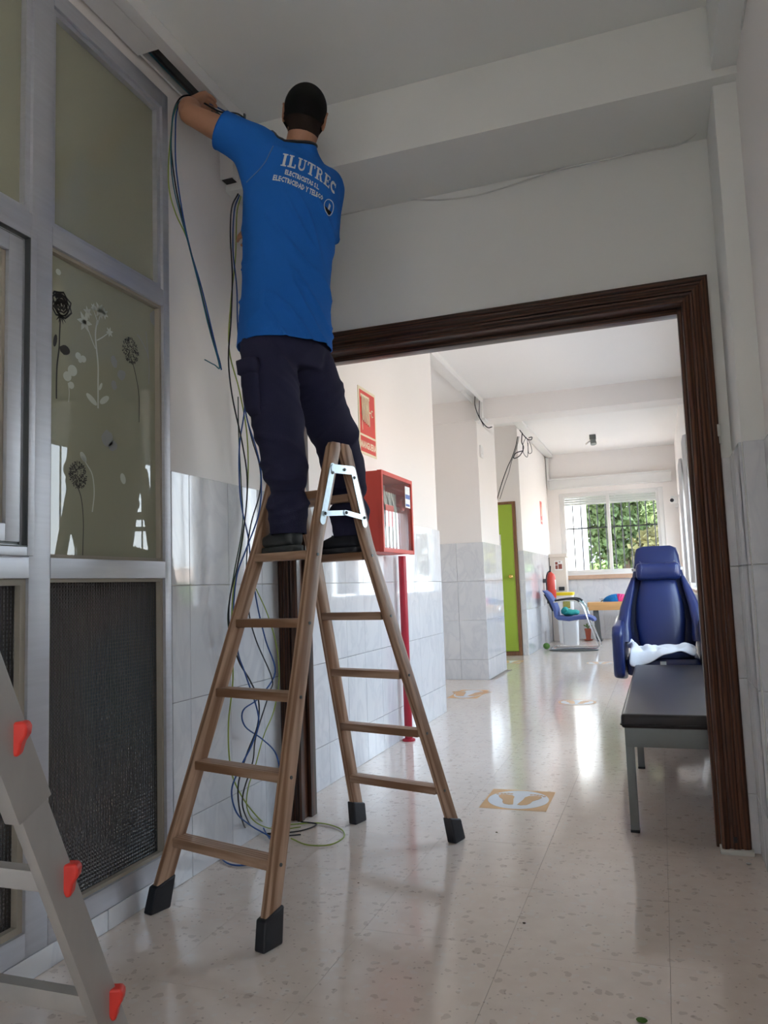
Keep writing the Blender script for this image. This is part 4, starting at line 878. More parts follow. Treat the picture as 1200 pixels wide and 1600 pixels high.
# backrest: narrow head part widening to shoulders, leaning back
prof = [(0.50, 6.10, 0.215), (0.60, 6.12, 0.235), (0.75, 6.16, 0.262), (0.88, 6.20, 0.250), (0.98, 6.23, 0.212), (1.08, 6.27, 0.182), (1.16, 6.29, 0.166), (1.24, 6.31, 0.158), (1.30, 6.33, 0.142), (1.318, 6.335, 0.10)]
b_ = MB(); b_.loft([ringz(z, y+0.09, w+0.006, 0.050 if z < 1.29 else 0.038, 5) for z, y, w in prof], 40); obj('backrest', b_, 'vinyl', ch)
b_ = MB(); b_.loft([ringz(z, y+0.015, w*0.68, 0.060 if 0.55 < z < 1.0 else 0.045, 3.2) for z, y, w in prof[:6]], 36); obj('back_cushion', b_, 'vinyl', ch)
for s in (-1, 1):
    # side wings joining back and arms
    wg = MB(); X = CXC+s*0.225
    wg.loft([((CXC+s*0.255, 5.98, 0.62), (0.05, 0, 0), (0, 0.14, 0), 4), ((CXC+s*0.258, 6.02, 0.74), (0.045, 0, 0), (0, 0.14, 0), 4), ((CXC+s*0.240, 6.14, 0.86), (0.040, 0, 0), (0, 0.09, 0), 4), ((CXC+s*0.205, 6.22, 0.98), (0.030, 0, 0), (0, 0.06, 0), 4), ((CXC+s*0.175, 6.27, 1.08), (0.015, 0, 0), (0, 0.04, 0), 4)], 24)
    obj('side_wing', wg, 'vinyl', ch)
    am = MB(); xa = CXC+s*0.285
    poly = [(5.42, 0.44), (5.44, 0.40), (5.9, 0.34), (6.25, 0.36), (6.3, 0.6), (6.22, 0.80), (6.05, 0.79), (5.75, 0.765), (5.50, 0.75), (5.43, 0.70)]
    am.prism([(p[0]+0.10, p[1]) for p in poly], (xa-0.036, 0, 0), (0, 1, 0), (0, 0, 1), (1, 0, 0), 0.072)
    ao = obj('armrest', am, 'vinyl', ch); bv = ao.modifiers.new('b', 'BEVEL'); bv.width = 0.030; bv.segments = 4; bv.limit_method = 'ANGLE'; bv.angle_limit = radians(25); ao.data.polygons.foreach_set('use_smooth', [True]*len(ao.data.polygons))
st = MB(); st.box(CXC-0.242, CXC+0.242, 5.66, 6.16, 0.40, 0.520, 0.045, seg=4); obj('seat', st, 'vinyl', ch)
obj('seat_tag', MB().box(CXC-0.02, CXC+0.02, 5.652, 5.66, 0.47, 0.50, 0.001), 'paper', ch)
hr = MB(); hr.loft([((x, 6.225-0.01*abs(x-CXC)*4, 1.13-0.01), (0, 0.052*k, 0), (0, 0, 0.068*k), 2.6) for x, k in ((CXC-0.155, 0.55), (CXC-0.145, 0.85), (CXC-0.12, 1.0), (CXC-0.08, 0.93), (CXC, 0.96), (CXC+0.08, 0.93), (CXC+0.13, 1.0), (CXC+0.155, 0.85), (CXC+0.165, 0.55))], 24)
ho_ = obj('headrest_cushion', hr, 'vinyl', ch)
for dx in (-0.115, 0.125): obj('plastic_wrap_edge', MB().tube([(CXC+dx+0.004*sin(3*a), 6.225+0.060*cos(a), 1.12+0.076*sin(a)) for a in [2*pi*k/18 for k in range(18)]], 0.006, 6, closed=True), 'plasticw', ho_)
obj('headrest_strap', MB().box(CXC-0.185, CXC-0.13, 6.22, 6.24, 1.125, 1.145, 0.003).box(CXC-0.185, CXC-0.17, 6.22, 6.36, 1.125, 1.145, 0.003).box(CXC+0.15, CXC+0.185, 6.22, 6.24, 1.125, 1.145, 0.003), 'paper', ch)
bs = MB().box(CXC-0.22, CXC+0.22, 5.75, 6.35, 0.16, 0.22, 0.01).box(CXC-0.05, CXC+0.05, 5.95, 6.1, 0.22, 0.40, 0.005).box(CXC-0.26, CXC-0.20, 5.7, 6.5, 0.11, 0.16, 0.006).box(CXC+0.20, CXC+0.26, 5.7, 6.5, 0.11, 0.16, 0.006); obj('base', bs, 'dkmetal', ch)
for (x, y) in ((CXC-0.265, 5.78), (CXC+0.265, 5.78), (CXC-0.285, 6.48), (CXC+0.265, 6.48)):
    obj('caster', MB().lathe((x-0.014, y, 0.055), [(0.02, 0), (0.055, 0.002), (0.055, 0.026), (0.02, 0.028)], 20, (1, 0, 0)).box(x-0.018, x+0.018, y-0.012, y+0.012, 0.06, 0.125, 0.003), 'black', ch)
# towel on seat
tw = MB(); n = 26; m_ = 14; vs = []
for i in range(n+1):
    for j in range(m_+1):
        u = i/n; v = j/m_; x = CXC-0.225+0.43*u+0.02*sin(v*5); y = 5.612+0.34*v+0.02*sin(u*7); 
        z = 0.540+0.055*(0.5+0.5*noise.noise(V((u*4, v*3, 1))))+0.035*noise.noise(V((u*9, v*7, 5)))*sin(pi*v)+0.07*math.exp(-((u-0.06)/0.06)**2)*v+0.02*(v*u)
        if v < 0.12: z -= 0.10*(0.12-v)/0.12*(0.5+0.5*sin(u*5+1)); 
        vs.append((x, y, max(z, 0.534) if v > 0.12 else z))
tw.add(vs, [(i*(m_+1)+j, (i+1)*(m_+1)+j, (i+1)*(m_+1)+j+1, i*(m_+1)+j+1) for i in range(n) for j in range(m_)], 0, True)
two = top('towel', tw, 'towel', 'crumpled white towel lying on the blue armchair seat', 'towel'); md = two.modifiers.new('s', 'SOLIDIFY'); md.thickness = 0.012; md.offset = 1; md2 = two.modifiers.new('ss', 'SUBSURF'); md2.levels = 1; md2.render_levels = 1

# ------------------------------------------------------------------ far end objects
wd = thing('water_dispenser', 'beige cabinet with a picture card beside the far window', 'dispenser')
obj('cabinet', MB().box(-1.885, -1.60, 14.25, 14.56, 0.0, 1.50, 0.01), 'beige', wd); obj('top_cap', MB().box(-1.895, -1.575, 14.24, 14.57, 1.50, 1.565, 0.012), 'beige', wd)
obj('card', MB().box(-1.80, -1.655, 14.243, 14.25, 1.27, 1.44), 'paper', wd); obj('card_picture', MB().box(-1.785, -1.74, 14.239, 14.243, 1.29, 1.36).box(-1.785, -1.74, 14.239, 14.243, 1.37, 1.42).box(-1.73, -1.665, 14.239, 14.243, 1.29, 1.38).box(-1.72, -1.69, 14.239, 14.243, 1.41, 1.425), 'picbrown', wd)
obj('drip_tray', MB().box(-1.74, -1.64, 14.20, 14.25, 0.90, 0.97, 0.006), 'black', wd)
bn = thing('waste_bin', 'tall white bin with a yellow lid behind the fire extinguisher', 'bin')
b0 = MB(); b0.loft([((-1.60, 13.85, z), (w_, 0, 0), (0, w_, 0), 8) for z, w_ in ((0.0, 0.115), (0.02, 0.12), (0.80, 0.145), (0.82, 0.15))], 32); obj('body', b0, 'white', bn)
obj('lid', MB().box(-1.755, -1.445, 13.69, 14.01, 0.82, 0.875, 0.012), 'yellow', bn); obj('label', MB().box(-1.62, -1.50, 13.698, 13.705, 0.60, 0.72), 'picolive', bn)
b1 = thing('box_bin', 'pale grey box shaped bin under the blue visitor chair', 'bin')
b0 = MB(); b0.loft([((-1.47, 13.30, z), (w_, 0, 0), (0, w_, 0), 8) for z, w_ in ((0.0, 0.115), (0.02, 0.12), (0.40, 0.13), (0.41, 0.125))], 32); obj('body', b0, 'beige' if False else 'white', b1); obj('rim', MB().box(-1.605, -1.335, 13.165, 13.435, 0.405, 0.425, 0.006), 'white', b1)
ex = thing('fire_extinguisher', 'red fire extinguisher hanging on the far left wall', 'fire extinguisher')
obj('cylinder', MB().lathe((-1.77, 13.40, 0.78), [(0.07, 0), (0.082, 0.02), (0.082, 0.36), (0.07, 0.41), (0.03, 0.44), (0.02, 0.46)], 24), 'red', ex); obj('base_ring', MB().lathe((-1.77, 13.40, 0.70), [(0.078, 0), (0.08, 0.01), (0.078, 0.085)], 24), 'black', ex)
obj('handle', MB().box(-1.785, -1.755, 13.33, 13.43, 1.235, 1.255, 0.003).bar((-1.77, 13.40, 1.26), (-1.75, 13.30, 1.33), 0.02, 0.008), 'black', ex); obj('hose', MB().tube(smooth_path([(-1.77, 13.37, 1.24), (-1.80, 13.30, 1.22), (-1.83, 13.29, 1.1), (-1.83, 13.31, 0.85)], 5), 0.011, 8), 'black', ex)
obj('label', MB().box(-1.705, -1.688, 13.36, 13.42, 0.93, 1.10, 0.001), 'paper', ex); obj('bracket', MB().box(-1.893, -1.845, 13.37, 13.43, 1.05, 1.12, 0.003), 'dkmetal', ex)
# cantilever visitor chair, seen from its side, facing right
vc = thing('visitor_chair', 'blue padded chrome visitor chair standing by the far left wall', 'chair')
for yy in (12.45, 12.95):
    obj('side_frame', MB().tube(smooth_path([(-1.62, yy, 0.74), (-1.45, yy, 0.765), (-1.28, yy, 0.755), (-1.18, yy, 0.68), (-1.12, yy, 0.50), (-1.02, yy, 0.20), (-0.97, yy, 0.05), (-1.00, yy, 0.016), (-1.2, yy, 0.014), (-1.62, yy, 0.014)], 5), 0.013, 8), 'chrome', vc)
    obj('arm_pad', MB().tube(smooth_path([(-1.60, yy, 0.765), (-1.42, yy, 0.785), (-1.28, yy, 0.778), (-1.22, yy, 0.74)], 5), 0.018, 8), 'black', vc)
obj('floor_bar', MB().tube(smooth_path([(-1.62, 12.45, 0.014), (-1.69, 12.48, 0.014), (-1.69, 12.92, 0.014), (-1.62, 12.95, 0.014)], 4), 0.013, 8), 'chrome', vc)
obj('seat', MB().loft([((x, 12.70, z), (0, 0.235, 0), (0, 0, t), 5) for x, z, t in ((-1.60, 0.50, 0.02), (-1.57, 0.49, 0.034), (-1.40, 0.47, 0.036), (-1.25, 0.49, 0.036), (-1.12, 0.495, 0.036), (-1.03, 0.46, 0.030), (-1.01, 0.44, 0.012))], 24), 'bluefab', vc)
obj('backrest', MB().loft([((x, 12.70, z), (0, 0.225, 0), (t, 0, 0.0), 5) for x, z, t in ((-1.60, 0.50, 0.025), (-1.61, 0.62, 0.035), (-1.66, 0.76, 0.040), (-1.73, 0.88, 0.036), (-1.78, 0.93, 0.020))], 24), 'bluefab', vc)
obj('back_shell', MB().loft([((x-0.04, 12.70, z), (0, 0.20, 0), (t*0.6, 0, 0.0), 5) for x, z, t in ((-1.61, 0.60, 0.025), (-1.66, 0.74, 0.030), (-1.73, 0.87, 0.020))], 24), 'black', vc)
# teal cloth bag on the chair
tb = MB().ell((-1.40, 12.70, 0.565), (0.14, 0.12, 0.055), n=24, m=14); tb.ell((-1.47, 12.66, 0.60), (0.07, 0.07, 0.05)); 
tbo = top('cloth_bundle', tb, 'teal', 'teal cloth bundle lying on the visitor chair seat', 'cloth')
for v in tbo.data.vertices: v.co += V(noise.noise_vector(v.co*14))*0.018; v.co.z = max(v.co.z, 0.515)
# round hoop stand on floor and green ball
hoop = thing('floor_ring', 'dark oval ring lying on the floor in front of the visitor chair', 'ring')
obj('ring', MB().tube([(-1.33+0.36*cos(a), 12.25+0.12*sin(a), 0.012) for a in [2*pi*k/36 for k in range(36)]], 0.012, 8, closed=True), 'dkmetal', hoop)
gb = MB().ell((-1.78, 12.55, 0.05), (0.055, 0.05, 0.05)); top('small_ball', gb, 'gplant', 'small green ball on the floor by the far wall corner', 'ball')
fp = thing('flower_pot', 'terracotta coloured pot with a small plant under the bench', 'plant pot', (-1.28, 14.30, 0))
obj('pot', MB().lathe((-1.28, 14.30, 0.02), [(0.04, 0), (0.055, 0.16), (0.062, 0.16), (0.062, 0.19), (0.05, 0.19), (0.045, 0.17)], 20), 'terra', fp); obj('saucer', MB().lathe((-1.28, 14.30, 0.0), [(0.06, 0), (0.085, 0.02), (0.07, 0.022)], 20), 'terra', fp)
for k in range(7):
    a = k*0.9; obj('leaf', MB().tube(smooth_path([(-1.28, 14.30, 0.19), (-1.28+0.03*cos(a), 14.3+0.03*sin(a), 0.25), (-1.28+0.08*cos(a), 14.3+0.08*sin(a), 0.26+0.02*(k % 3))], 4), [0.004]*4+[0.009]*4+[0.002], 5), 'gplant', fp)
tb_ = thing('wooden_bench', 'pine bench top on a dark metal leg under the far window', 'bench')
for k in range(3): obj('plank', MB().box(-1.24, 0.10, 14.02+k*0.12, 14.135+k*0.12, 0.60, 0.68, 0.004), 'plank', tb_)
obj('apron', MB().box(-1.22, 0.10, 14.0, 14.02, 0.54, 0.675, 0.003), 'plank', tb_)
for x in (-1.08, -0.02): obj('leg', MB().bar((x, 14.08, 0.0), (x-0.03, 14.08, 0.60), 0.09, 0.05, (0, 1, 0), 0.004), 'dkmetal', tb_); obj('foot', MB().box(x-0.05, x+0.05, 14.02, 14.36, 0.0, 0.03, 0.004), 'dkmetal', tb_)
fa = thing('paper_fan', 'blue and pink pleated fan on the bench by the armchair', 'fan')
for (a0, a1, m) in ((pi*0.52, pi*1.0, 'ball_b'), (0.0, pi*0.52, 'ball_p')):
    mb = MB(); n = 16; vs = [(-0.72, 14.14, 0.682)]
    for k in range(n+1): a = a0+(a1-a0)*k/n; vs.append((-0.72+0.26*cos(a), 14.14+(0.015 if k % 2 else -0.015), 0.682+0.135*sin(a)))
    mb.add(vs, [(0, k+1, k+2) for k in range(n)]); o_ = obj('pleated_leaf', mb, m, fa); md = o_.modifiers.new('s', 'SOLIDIFY'); md.thickness = 0.004
tg = MB()
for k in range(4): tg.tube(smooth_path([(-1.02, 14.15, 0.684), (-1.0+0.02*k, 14.15, 0.72), (-1.04+0.035*k, 14.15, 0.735+0.01*(k % 2))], 3), 0.004, 5)
top('dry_twigs', tg, 'bark', 'dry twigs lying on the bench left of the fan', 'twigs')
# debris on near floor
for (px, py, s, m, lab) in ((1003, 1597, 0.010, 'gplant', 'scrap of green leaf on the floor at the bottom edge'), (819, 1443, 0.004, 'bark', 'dark crumb on the floor in front of the ladder'), (776, 1301, 0.004, 'bark', 'dark crumb on the floor behind the ladder'), (1170, 1351, 0.007, 'puttyc', 'white plaster crumb at the foot of the right jamb'), (560, 1380, 0.0028, 'bark', 'tiny speck on the floor between the ladder feet')):
    p = on(px, py, 2, 0.0); mb = MB().ell((p.x, p.y, s*0.5), (s*1.4, s, s*0.5), n=8, m=5); top('floor_crumb', mb, m, lab, 'debris')
# dirt bit: sawdust by left jamb
#MAN
# ------------------------------------------------------------------ the man
F = V((-0.82, 0.57, 0)).normalized(); S = V((F.y, -F.x, 0)); S = V((0.57, 0.82, 0)).normalized()   # facing, towards his right
Z = V((0, 0, 1))
def fuse(mb, voxel, sm_it=4, sm_f=0.5):
    """one continuous skin out of overlapping lofts"""
    me = mb.mesh('tmp', []); o = bpy.data.objects.new('tmp', me); COL.objects.link(o)
    r = o.modifiers.new('r', 'REMESH'); r.mode = 'VOXEL'; r.voxel_size = voxel; r.use_smooth_shade = True
    s = o.modifiers.new('s', 'SMOOTH'); s.iterations = sm_it; s.factor = sm_f
    bpy.context.view_layer.update(); dg = bpy.context.evaluated_depsgraph_get(); ev = o.evaluated_get(dg).to_mesh()
    out = MB(); out.add([v.co[:] for v in ev.vertices], [tuple(p.vertices) for p in ev.polygons], 0, True)
    o.evaluated_get(dg).to_mesh_clear(); bpy.data.objects.remove(o); bpy.data.meshes.remove(me); return out
def displace(mb, fn):
    b = bmesh.new(); vs = [b.verts.new(v) for v in mb.v]
    for f in mb.f:
        try: b.faces.new([vs[i] for i in f])
        except ValueError: pass
    b.normal_update(); mb.v = [tuple(v.co+v.normal*fn(v.co, v.normal)) for v in b.verts]; b.free(); return mb
def keep(mb, test):
    """drop faces with all corners failing the test (open hems)"""
    ok = [test(V(v)) for v in mb.v]; use = [f for f in mb.f if all(ok[i] for i in f)]
    ids = sorted({i for f in use for i in f}); mp = {a: k for k, a in enumerate(ids)}
    o = MB(); o.add([mb.v[i] for i in ids], [tuple(mp[i] for i in f) for f in use], 0, True); return o
def cut(mb, c, nrm, rad=99.0):
    b = bmesh.new(); vs = [b.verts.new(v) for v in mb.v]
    for f in mb.f:
        try: b.faces.new([vs[i] for i in f])
        except ValueError: pass
    c = V(c); nrm = V(nrm).normalized()
    def inside(f):
        d = f.calc_center_median()-c
        if rad > 0: return d.length < rad
        return (d-nrm*d.dot(nrm)).length < -rad and abs(d.dot(nrm)) < 0.12
    near = [f for f in b.faces if inside(f)]
    g = set(near)
    for f in near: g.update(f.verts); g.update(f.edges)
    bmesh.ops.bisect_plane(b, geom=list(g), plane_co=c, plane_no=nrm, dist=1e-5)
    dead = [f for f in b.faces if inside(f) and (f.calc_center_median()-c).dot(nrm) > 1e-5]
    bmesh.ops.delete(b, geom=dead, context='FACES')
    o = MB(); o.bm(b, 0, True); return o
def rim(mb, c, rad):
    '''open edge loop near c, in order'''
    cnt = {}
    for f in mb.f:
        for i in range(len(f)): e = tuple(sorted((f[i], f[(i+1) % len(f)]))); cnt[e] = cnt.get(e, 0)+1
    ad = {}
    for (a, b), k in cnt.items():
        if k == 1 and (V(mb.v[a])-V(c)).length < rad: ad.setdefault(a, []).append(b); ad.setdefault(b, []).append(a)
    best = []
    seen = set()
    for st in ad:
        if st in seen: continue
        loop = [st]; seen.add(st); cur = st
        while True:
            nx = [k for k in ad.get(cur, []) if k not in seen]
            if not nx: break
            cur = nx[0]; seen.add(cur); loop.append(cur)
        if len(loop) > len(best): best = loop
    return [V(mb.v[i]) for i in best]
def limb(mb, pts, rs, n=20, k=5):
    """tapered limb through joints; rs per joint, smoothly interpolated"""
    P = smooth_path(pts, k); R_ = []
    N = len(pts)-1
    for i in range(len(P)):
        t = i/k; a = min(int(t), N-1); f_ = t-a; f_ = f_*f_*(3-2*f_); R_.append(rs[a]*(1-f_)+rs[a+1]*f_)
    # rounded ends
    d0 = (P[0]-P[1]).normalized(); d1 = (P[-1]-P[-2]).normalized()
    P = [P[0]+d0*R_[0]*0.85, P[0]+d0*R_[0]*0.5]+P+[P[-1]+d1*R_[-1]*0.5, P[-1]+d1*R_[-1]*0.85]; R_ = [R_[0]*0.45, R_[0]*0.85]+R_+[R_[-1]*0.85, R_[-1]*0.45]
    return mb.tube(P, R_, n)
def ring(c, w, d, e=2.4, tilt=0.0, f=None):
    Sx = (S*cos(tilt)+Z*sin(tilt)); Fx = F if f is None else (F+Z*f).normalized()
    return (V(c), Sx*w, Fx*d, e)

pel = on(445, 528, 1, 2.70)                 # pelvis centre
waist = on(447, 470, 1, 2.69); mid = on(450, 400, 1, 2.675); chest = on(456, 325, 1, 2.655); upper = on(460, 268, 1, 2.64)
neck = on(466, 232, 1, 2.62); headc = on(476, 181, 1, 2.600)
Lsh = on(402, 232, 1, 2.52); Rsh = on(508, 292, 1, 2.77)
Lel = on(296, 178, 1, 2.42); Lwr = V((-1.660, 2.515, 3.040)); 
Rel = V((-1.31, 2.99, 2.53)); Rwr = V((-1.525, 2.90, 2.62))
Lhip = on(416, 545, 1, 2.62); Rhip = on(474, 552, 1, 2.78)
Lkn = on(440, 690, 1, 2.60); Rkn = on(530, 698, 1, 2.94)
Lan = on(452, 822, 1, 2.625); Ran = on(550, 830, 1, 2.93)
Lan.z = 1.325; Ran.z = 1.325
man = thing('person', 'man in blue T-shirt and navy trousers standing on the ladder, arms raised', 'person', (Lan+Ran)/2*1.0)
man.location.z = 1.215; WM[man.name] = Matrix.Translation(man.location)

tl = -0.20   # shoulders tilt down to his right
# --- body (continuous): torso, neck, head, arms, hands, legs
body = MB()
body.loft([ring(pel-Z*0.02, 0.150, 0.105), ring(waist, 0.135, 0.095), ring(mid, 0.145, 0.10, tilt=tl*0.4), ring(chest, 0.165, 0.112, tilt=tl*0.8), ring(upper, 0.160, 0.082, tilt=tl), ring(upper+Z*0.05-F*0.012, 0.085, 0.056, tilt=tl), ring(neck-F*0.008, 0.058, 0.055, 2)], 24)
hup = (headc-neck).normalized()
limb(body, [upper+Z*0.03-F*0.015, neck-F*0.008, headc-V((0, 0, 0.05))], [0.050, 0.056, 0.060])
# head frame
Fh = V((-0.42, 0.88, 0.22)).normalized(); Uh = (V((0.10, 0.0, 1))-Fh*V((0.10, 0, 1)).dot(Fh)).normalized(); Sh = Fh.cross(Uh).normalized()
Uh = Uh*cos(0.16)+Sh*sin(0.16)*0.6; Uh = (Uh-Fh*Uh.dot(Fh)).normalized(); Sh = Fh.cross(Uh).normalized()
HM = Matrix(((Sh.x, Fh.x, Uh.x), (Sh.y, Fh.y, Uh.y), (Sh.z, Fh.z, Uh.z)))
def hp(x, y, z): return headc+HM @ V((x, y, z))
body.ell(hp(0, -0.008, 0.022), (0.078, 0.094, 0.086), HM, 28, 18)
body.ell(hp(0, 0.022, -0.045), (0.060, 0.070, 0.066), HM, 24, 14)
body.ell(hp(0, 0.052, -0.082), (0.034, 0.034, 0.028), HM, 20, 12)
body.ell(hp(0, 0.080, -0.022), (0.011, 0.022, 0.016), HM, 12, 8); body.ell(hp(0, 0.082, -0.004), (0.008, 0.012, 0.026), HM, 12, 8)
body.ell(hp(0, 0.070, 0.028), (0.055, 0.016, 0.010), HM, 16, 8)
body.ell(hp(0, 0.078, -0.055), (0.022, 0.012, 0.006), HM, 14, 8); body.ell(hp(0, 0.076, -0.066), (0.020, 0.012, 0.007), HM, 14, 8)
for s in (-1, 1):   # ears: rim and lobe
    body.ell(hp(s*0.080, -0.004, -0.005), (0.007, 0.020, 0.031), HM, 16, 12); body.ell(hp(s*0.078, 0.002, -0.030), (0.006, 0.010, 0.012), HM, 12, 8)
    body.tube([hp(s*(0.084+0.003*cos(a)), -0.005+0.019*sin(a)*-1, -0.002+0.028*cos(a)) for a in [k*0.42 for k in range(10)]], 0.0042, 8)
def hand(mb, wr, dirv, palm_n, thumb_side, curl, sp=1.0):
    """palm and five separate bent fingers"""
    d = V(dirv).normalized(); n = V(palm_n); n = (n-d*n.dot(d)).normalized(); a = d.cross(n)*thumb_side
    mb.loft([(wr-d*0.01, a*0.027, n*0.019, 2.4), (wr+d*0.02, a*0.033, n*0.018, 2.6), (wr+d*0.055, a*0.041, n*0.017, 3), (wr+d*0.085, a*0.042, n*0.014, 3), (wr+d*0.095, a*0.038, n*0.010, 3)], 20)
    for k, (off, L, r) in enumerate(((0.031, 0.070, 0.0090), (0.011, 0.079, 0.0094), (-0.010, 0.073, 0.0090), (-0.030, 0.058, 0.0080))):
        b = wr+d*0.078+a*off; ang_ = 0.0; pts = [b]; dd = d
        for q, f_ in enumerate((0.45, 0.32, 0.23)):
            ang_ += curl[k] if isinstance(curl, (list, tuple)) else curl
            dd = d*cos(ang_)+n*sin(ang_)+a*off*1.5*sp*(1-q*0.3); pts.append(pts[-1]+dd.normalized()*L*f_*1.0)
        limb(mb, pts, [r*1.05, r, r*0.92, r*0.8], 10, 3)
    b = wr+d*0.022+a*0.026+n*0.006
    limb(mb, [b, b+(a*0.7+d*0.6+n*0.35).normalized()*0.038, b+(a*0.5+d*0.85+n*0.45).normalized()*0.068, b+(a*0.25+d*1.0+n*0.6).normalized()*0.090], [0.014, 0.0115, 0.0100, 0.0080], 10, 3)
limb(body, [Lsh+F*0.0+V((0.05, 0.05, -0.05)), Lsh, Lsh.lerp(Lel, 0.5), Lel], [0.055, 0.056, 0.049, 0.040])
limb(body, [Lel, Lel.lerp(Lwr, 0.35)+V((0.004, -0.004, 0.0)), Lel.lerp(Lwr, 0.75), Lwr], [0.040, 0.045, 0.033, 0.027])
hand(body, Lwr, V((0.12, 0.62, 0.52)), V((0.35, 0.35, -0.5)), 1, [0.45, 0.5, 0.55, 0.6])
limb(body, [Rsh+V((-0.04, -0.05, -0.02)), Rsh, Rsh.lerp(Rel, 0.5), Rel], [0.055, 0.056, 0.049, 0.041])
limb(body, [Rel, Rel.lerp(Rwr, 0.35), Rel.lerp(Rwr, 0.75), Rwr], [0.041, 0.043, 0.033, 0.027])
hand(body, Rwr, V((-0.75, -0.50, 0.25)), V((-0.45, 0.35, -0.2)), 1, [0.5, 0.55, 0.6, 0.65])
for (h_, k_, a_) in ((Lhip, Lkn, Lan), (Rhip, Rkn, Ran)):
    limb(body, [h_+Z*0.03, h_.lerp(k_, 0.4), k_, k_.lerp(a_, 0.35), a_], [0.078, 0.075, 0.052, 0.052, 0.036], 16)
    limb(body, [a_, a_-Z*0.045+F*0.02, a_-Z*0.06+F*0.10], [0.034, 0.032, 0.022], 12)
bmesh_ = fuse(body, 0.0042, 3, 0.5)
bo = obj('body', bmesh_, 'skin', man, auto=False)
# --- hair: short cap, darker on top, faded at the neck
def cap(zmin, grow, m, name, zf):
    mb = MB(); n = 40; r_ = 22; vs = []
    for i in range(r_+1):
        ph = pi*0.68*i/r_
        for k in range(n):
            t = 2*pi*k/n; x = sin(ph)*cos(t); y = sin(ph)*sin(t); z = cos(ph); vs.append(hp(x*(0.0775+grow), -0.008+y*(0.0935+grow), 0.022+z*(0.086+grow)))
    mb.add(vs, [(i*n+k, (i+1)*n+k, (i+1)*n+(k+1) % n, i*n+(k+1) % n) for i in range(r_) for k in range(n)], 0, True)
    Hi = HM.transposed()
    def t_(v):
        q = Hi @ (v-headc); line = zf(q); return q.z > line
    mb = keep(mb, t_); o = obj(name, mb, m, man, auto=False); md = o.modifiers.new('s', 'SOLIDIFY'); md.thickness = 0.004; md.offset = -1; return o
cap(0, 0.006, 'hair', 'hair', lambda q: (0.050 if q.y > 0.045 else (0.010 if q.y > 0.01 else -0.030))+0.0)
nk = MB()   # faded stubble below the cap, over the nape
n = 30; vs = []
rows = [(-0.002, 1.02), (-0.02, 1.0), (-0.04, 0.94), (-0.06, 0.86), (-0.078, 0.80)]
for (z, k) in rows:
    for j in range(n+1):
        t = pi*(1.0+0.04)+(pi*0.92)*j/n
        vs.append(hp((0.0775*k)*cos(t), -0.008+(0.0955*k)*sin(t)*(1 if z > -0.05 else 0.93), z))
nk.add(vs, [(i*(n+1)+j, (i+1)*(n+1)+j, (i+1)*(n+1)+j+1, i*(n+1)+j+1) for i in range(len(rows)-1) for j in range(n)], 0, True)
bt = BVHTree.FromPolygons([V(v) for v in bmesh_.v], bmesh_.f)
nv = []
for v in nk.v:
    loc, nor, _, _ = bt.find_nearest(V(v)); nv.append(tuple(loc+nor*0.0015))
nk.v = nv; obj('faded_nape_hair', nk, 'stub', man, auto=False)
for s in (-1, 1):
    sb = MB(); vs = []
    for z in (0.012, -0.01, -0.035, -0.058):
        for y in (0.012, 0.024, 0.036): loc, nor, _, _ = bt.find_nearest(hp(s*0.08, y+(0.004 if z < -0.03 else 0), z)); vs.append(loc+nor*0.002)
    sb.add(vs, [(i*3+j, (i+1)*3+j, (i+1)*3+j+1, i*3+j+1) for i in range(3) for j in range(2)], 0, True); obj('sideburn', sb, 'hair', man, auto=False)
    e = obj('eye', MB().ell(hp(s*0.031, 0.074, 0.006), (0.013, 0.010, 0.009), HM, 14, 10), 'eye', man); obj('iris', MB().ell(hp(s*0.031, 0.083, 0.006), (0.0055, 0.0025, 0.0055), HM, 12, 8), 'iris', e)
    obj('eyebrow', MB().tube([hp(s*0.014, 0.086, 0.024), hp(s*0.030, 0.086, 0.029), hp(s*0.048, 0.076, 0.024)], [0.003, 0.004, 0.002], 6), 'hair', man)
obj('mouth', MB().tube([hp(-0.022, 0.086, -0.060), hp(0, 0.0905, -0.0595), hp(0.022, 0.086, -0.060)], [0.002, 0.0035, 0.002], 6), 'lip', man)
wb = Lwr-(Lwr-Lel).normalized()*0.03; ax = (Lwr-Lel).normalized(); q1 = ax.orthogonal().normalized(); q2 = ax.cross(q1)
obj('bracelet', MB().tube([wb+(q1*cos(a)+q2*sin(a))*0.0315 for a in [2*pi*k/24 for k in range(24)]], 0.0022, 6, closed=True), 'c_black', man)
# --- T-shirt
sh = MB(); hz = pel.z-0.045
low = V((pel.x, pel.y, hz-0.05))
sh.loft([ring(low, 0.190, 0.152), ring(V((pel.x, pel.y, hz+0.05)), 0.187, 0.148), ring(waist, 0.176, 0.138), ring(mid, 0.182, 0.138, tilt=tl*0.4), ring(chest, 0.198, 0.142, tilt=tl*0.8), ring(upper-Z*0.01, 0.190, 0.122, tilt=tl), ring(upper+Z*0.045, 0.135, 0.095, tilt=tl*1.1), ring(neck-Z*0.015, 0.080, 0.078, 2, tilt=tl), ring(neck+Z*0.03, 0.070, 0.070, 2, tilt=tl)], 36)
lend = Lsh.lerp(Lel, 0.52); rend = Rsh.lerp(Rel, 0.72)
limb(sh, [chest+S*-0.09+Z*0.02, Lsh+V((0.02, 0.02, -0.02)), Lsh.lerp(Lel, 0.28), Lsh.lerp(Lel, 0.66)], [0.085, 0.084, 0.078, 0.073], 24)
limb(sh, [upper+S*-0.05, Lsh+Z*0.0, Lsh.lerp(Lel, 0.3)], [0.075, 0.076, 0.070], 24)
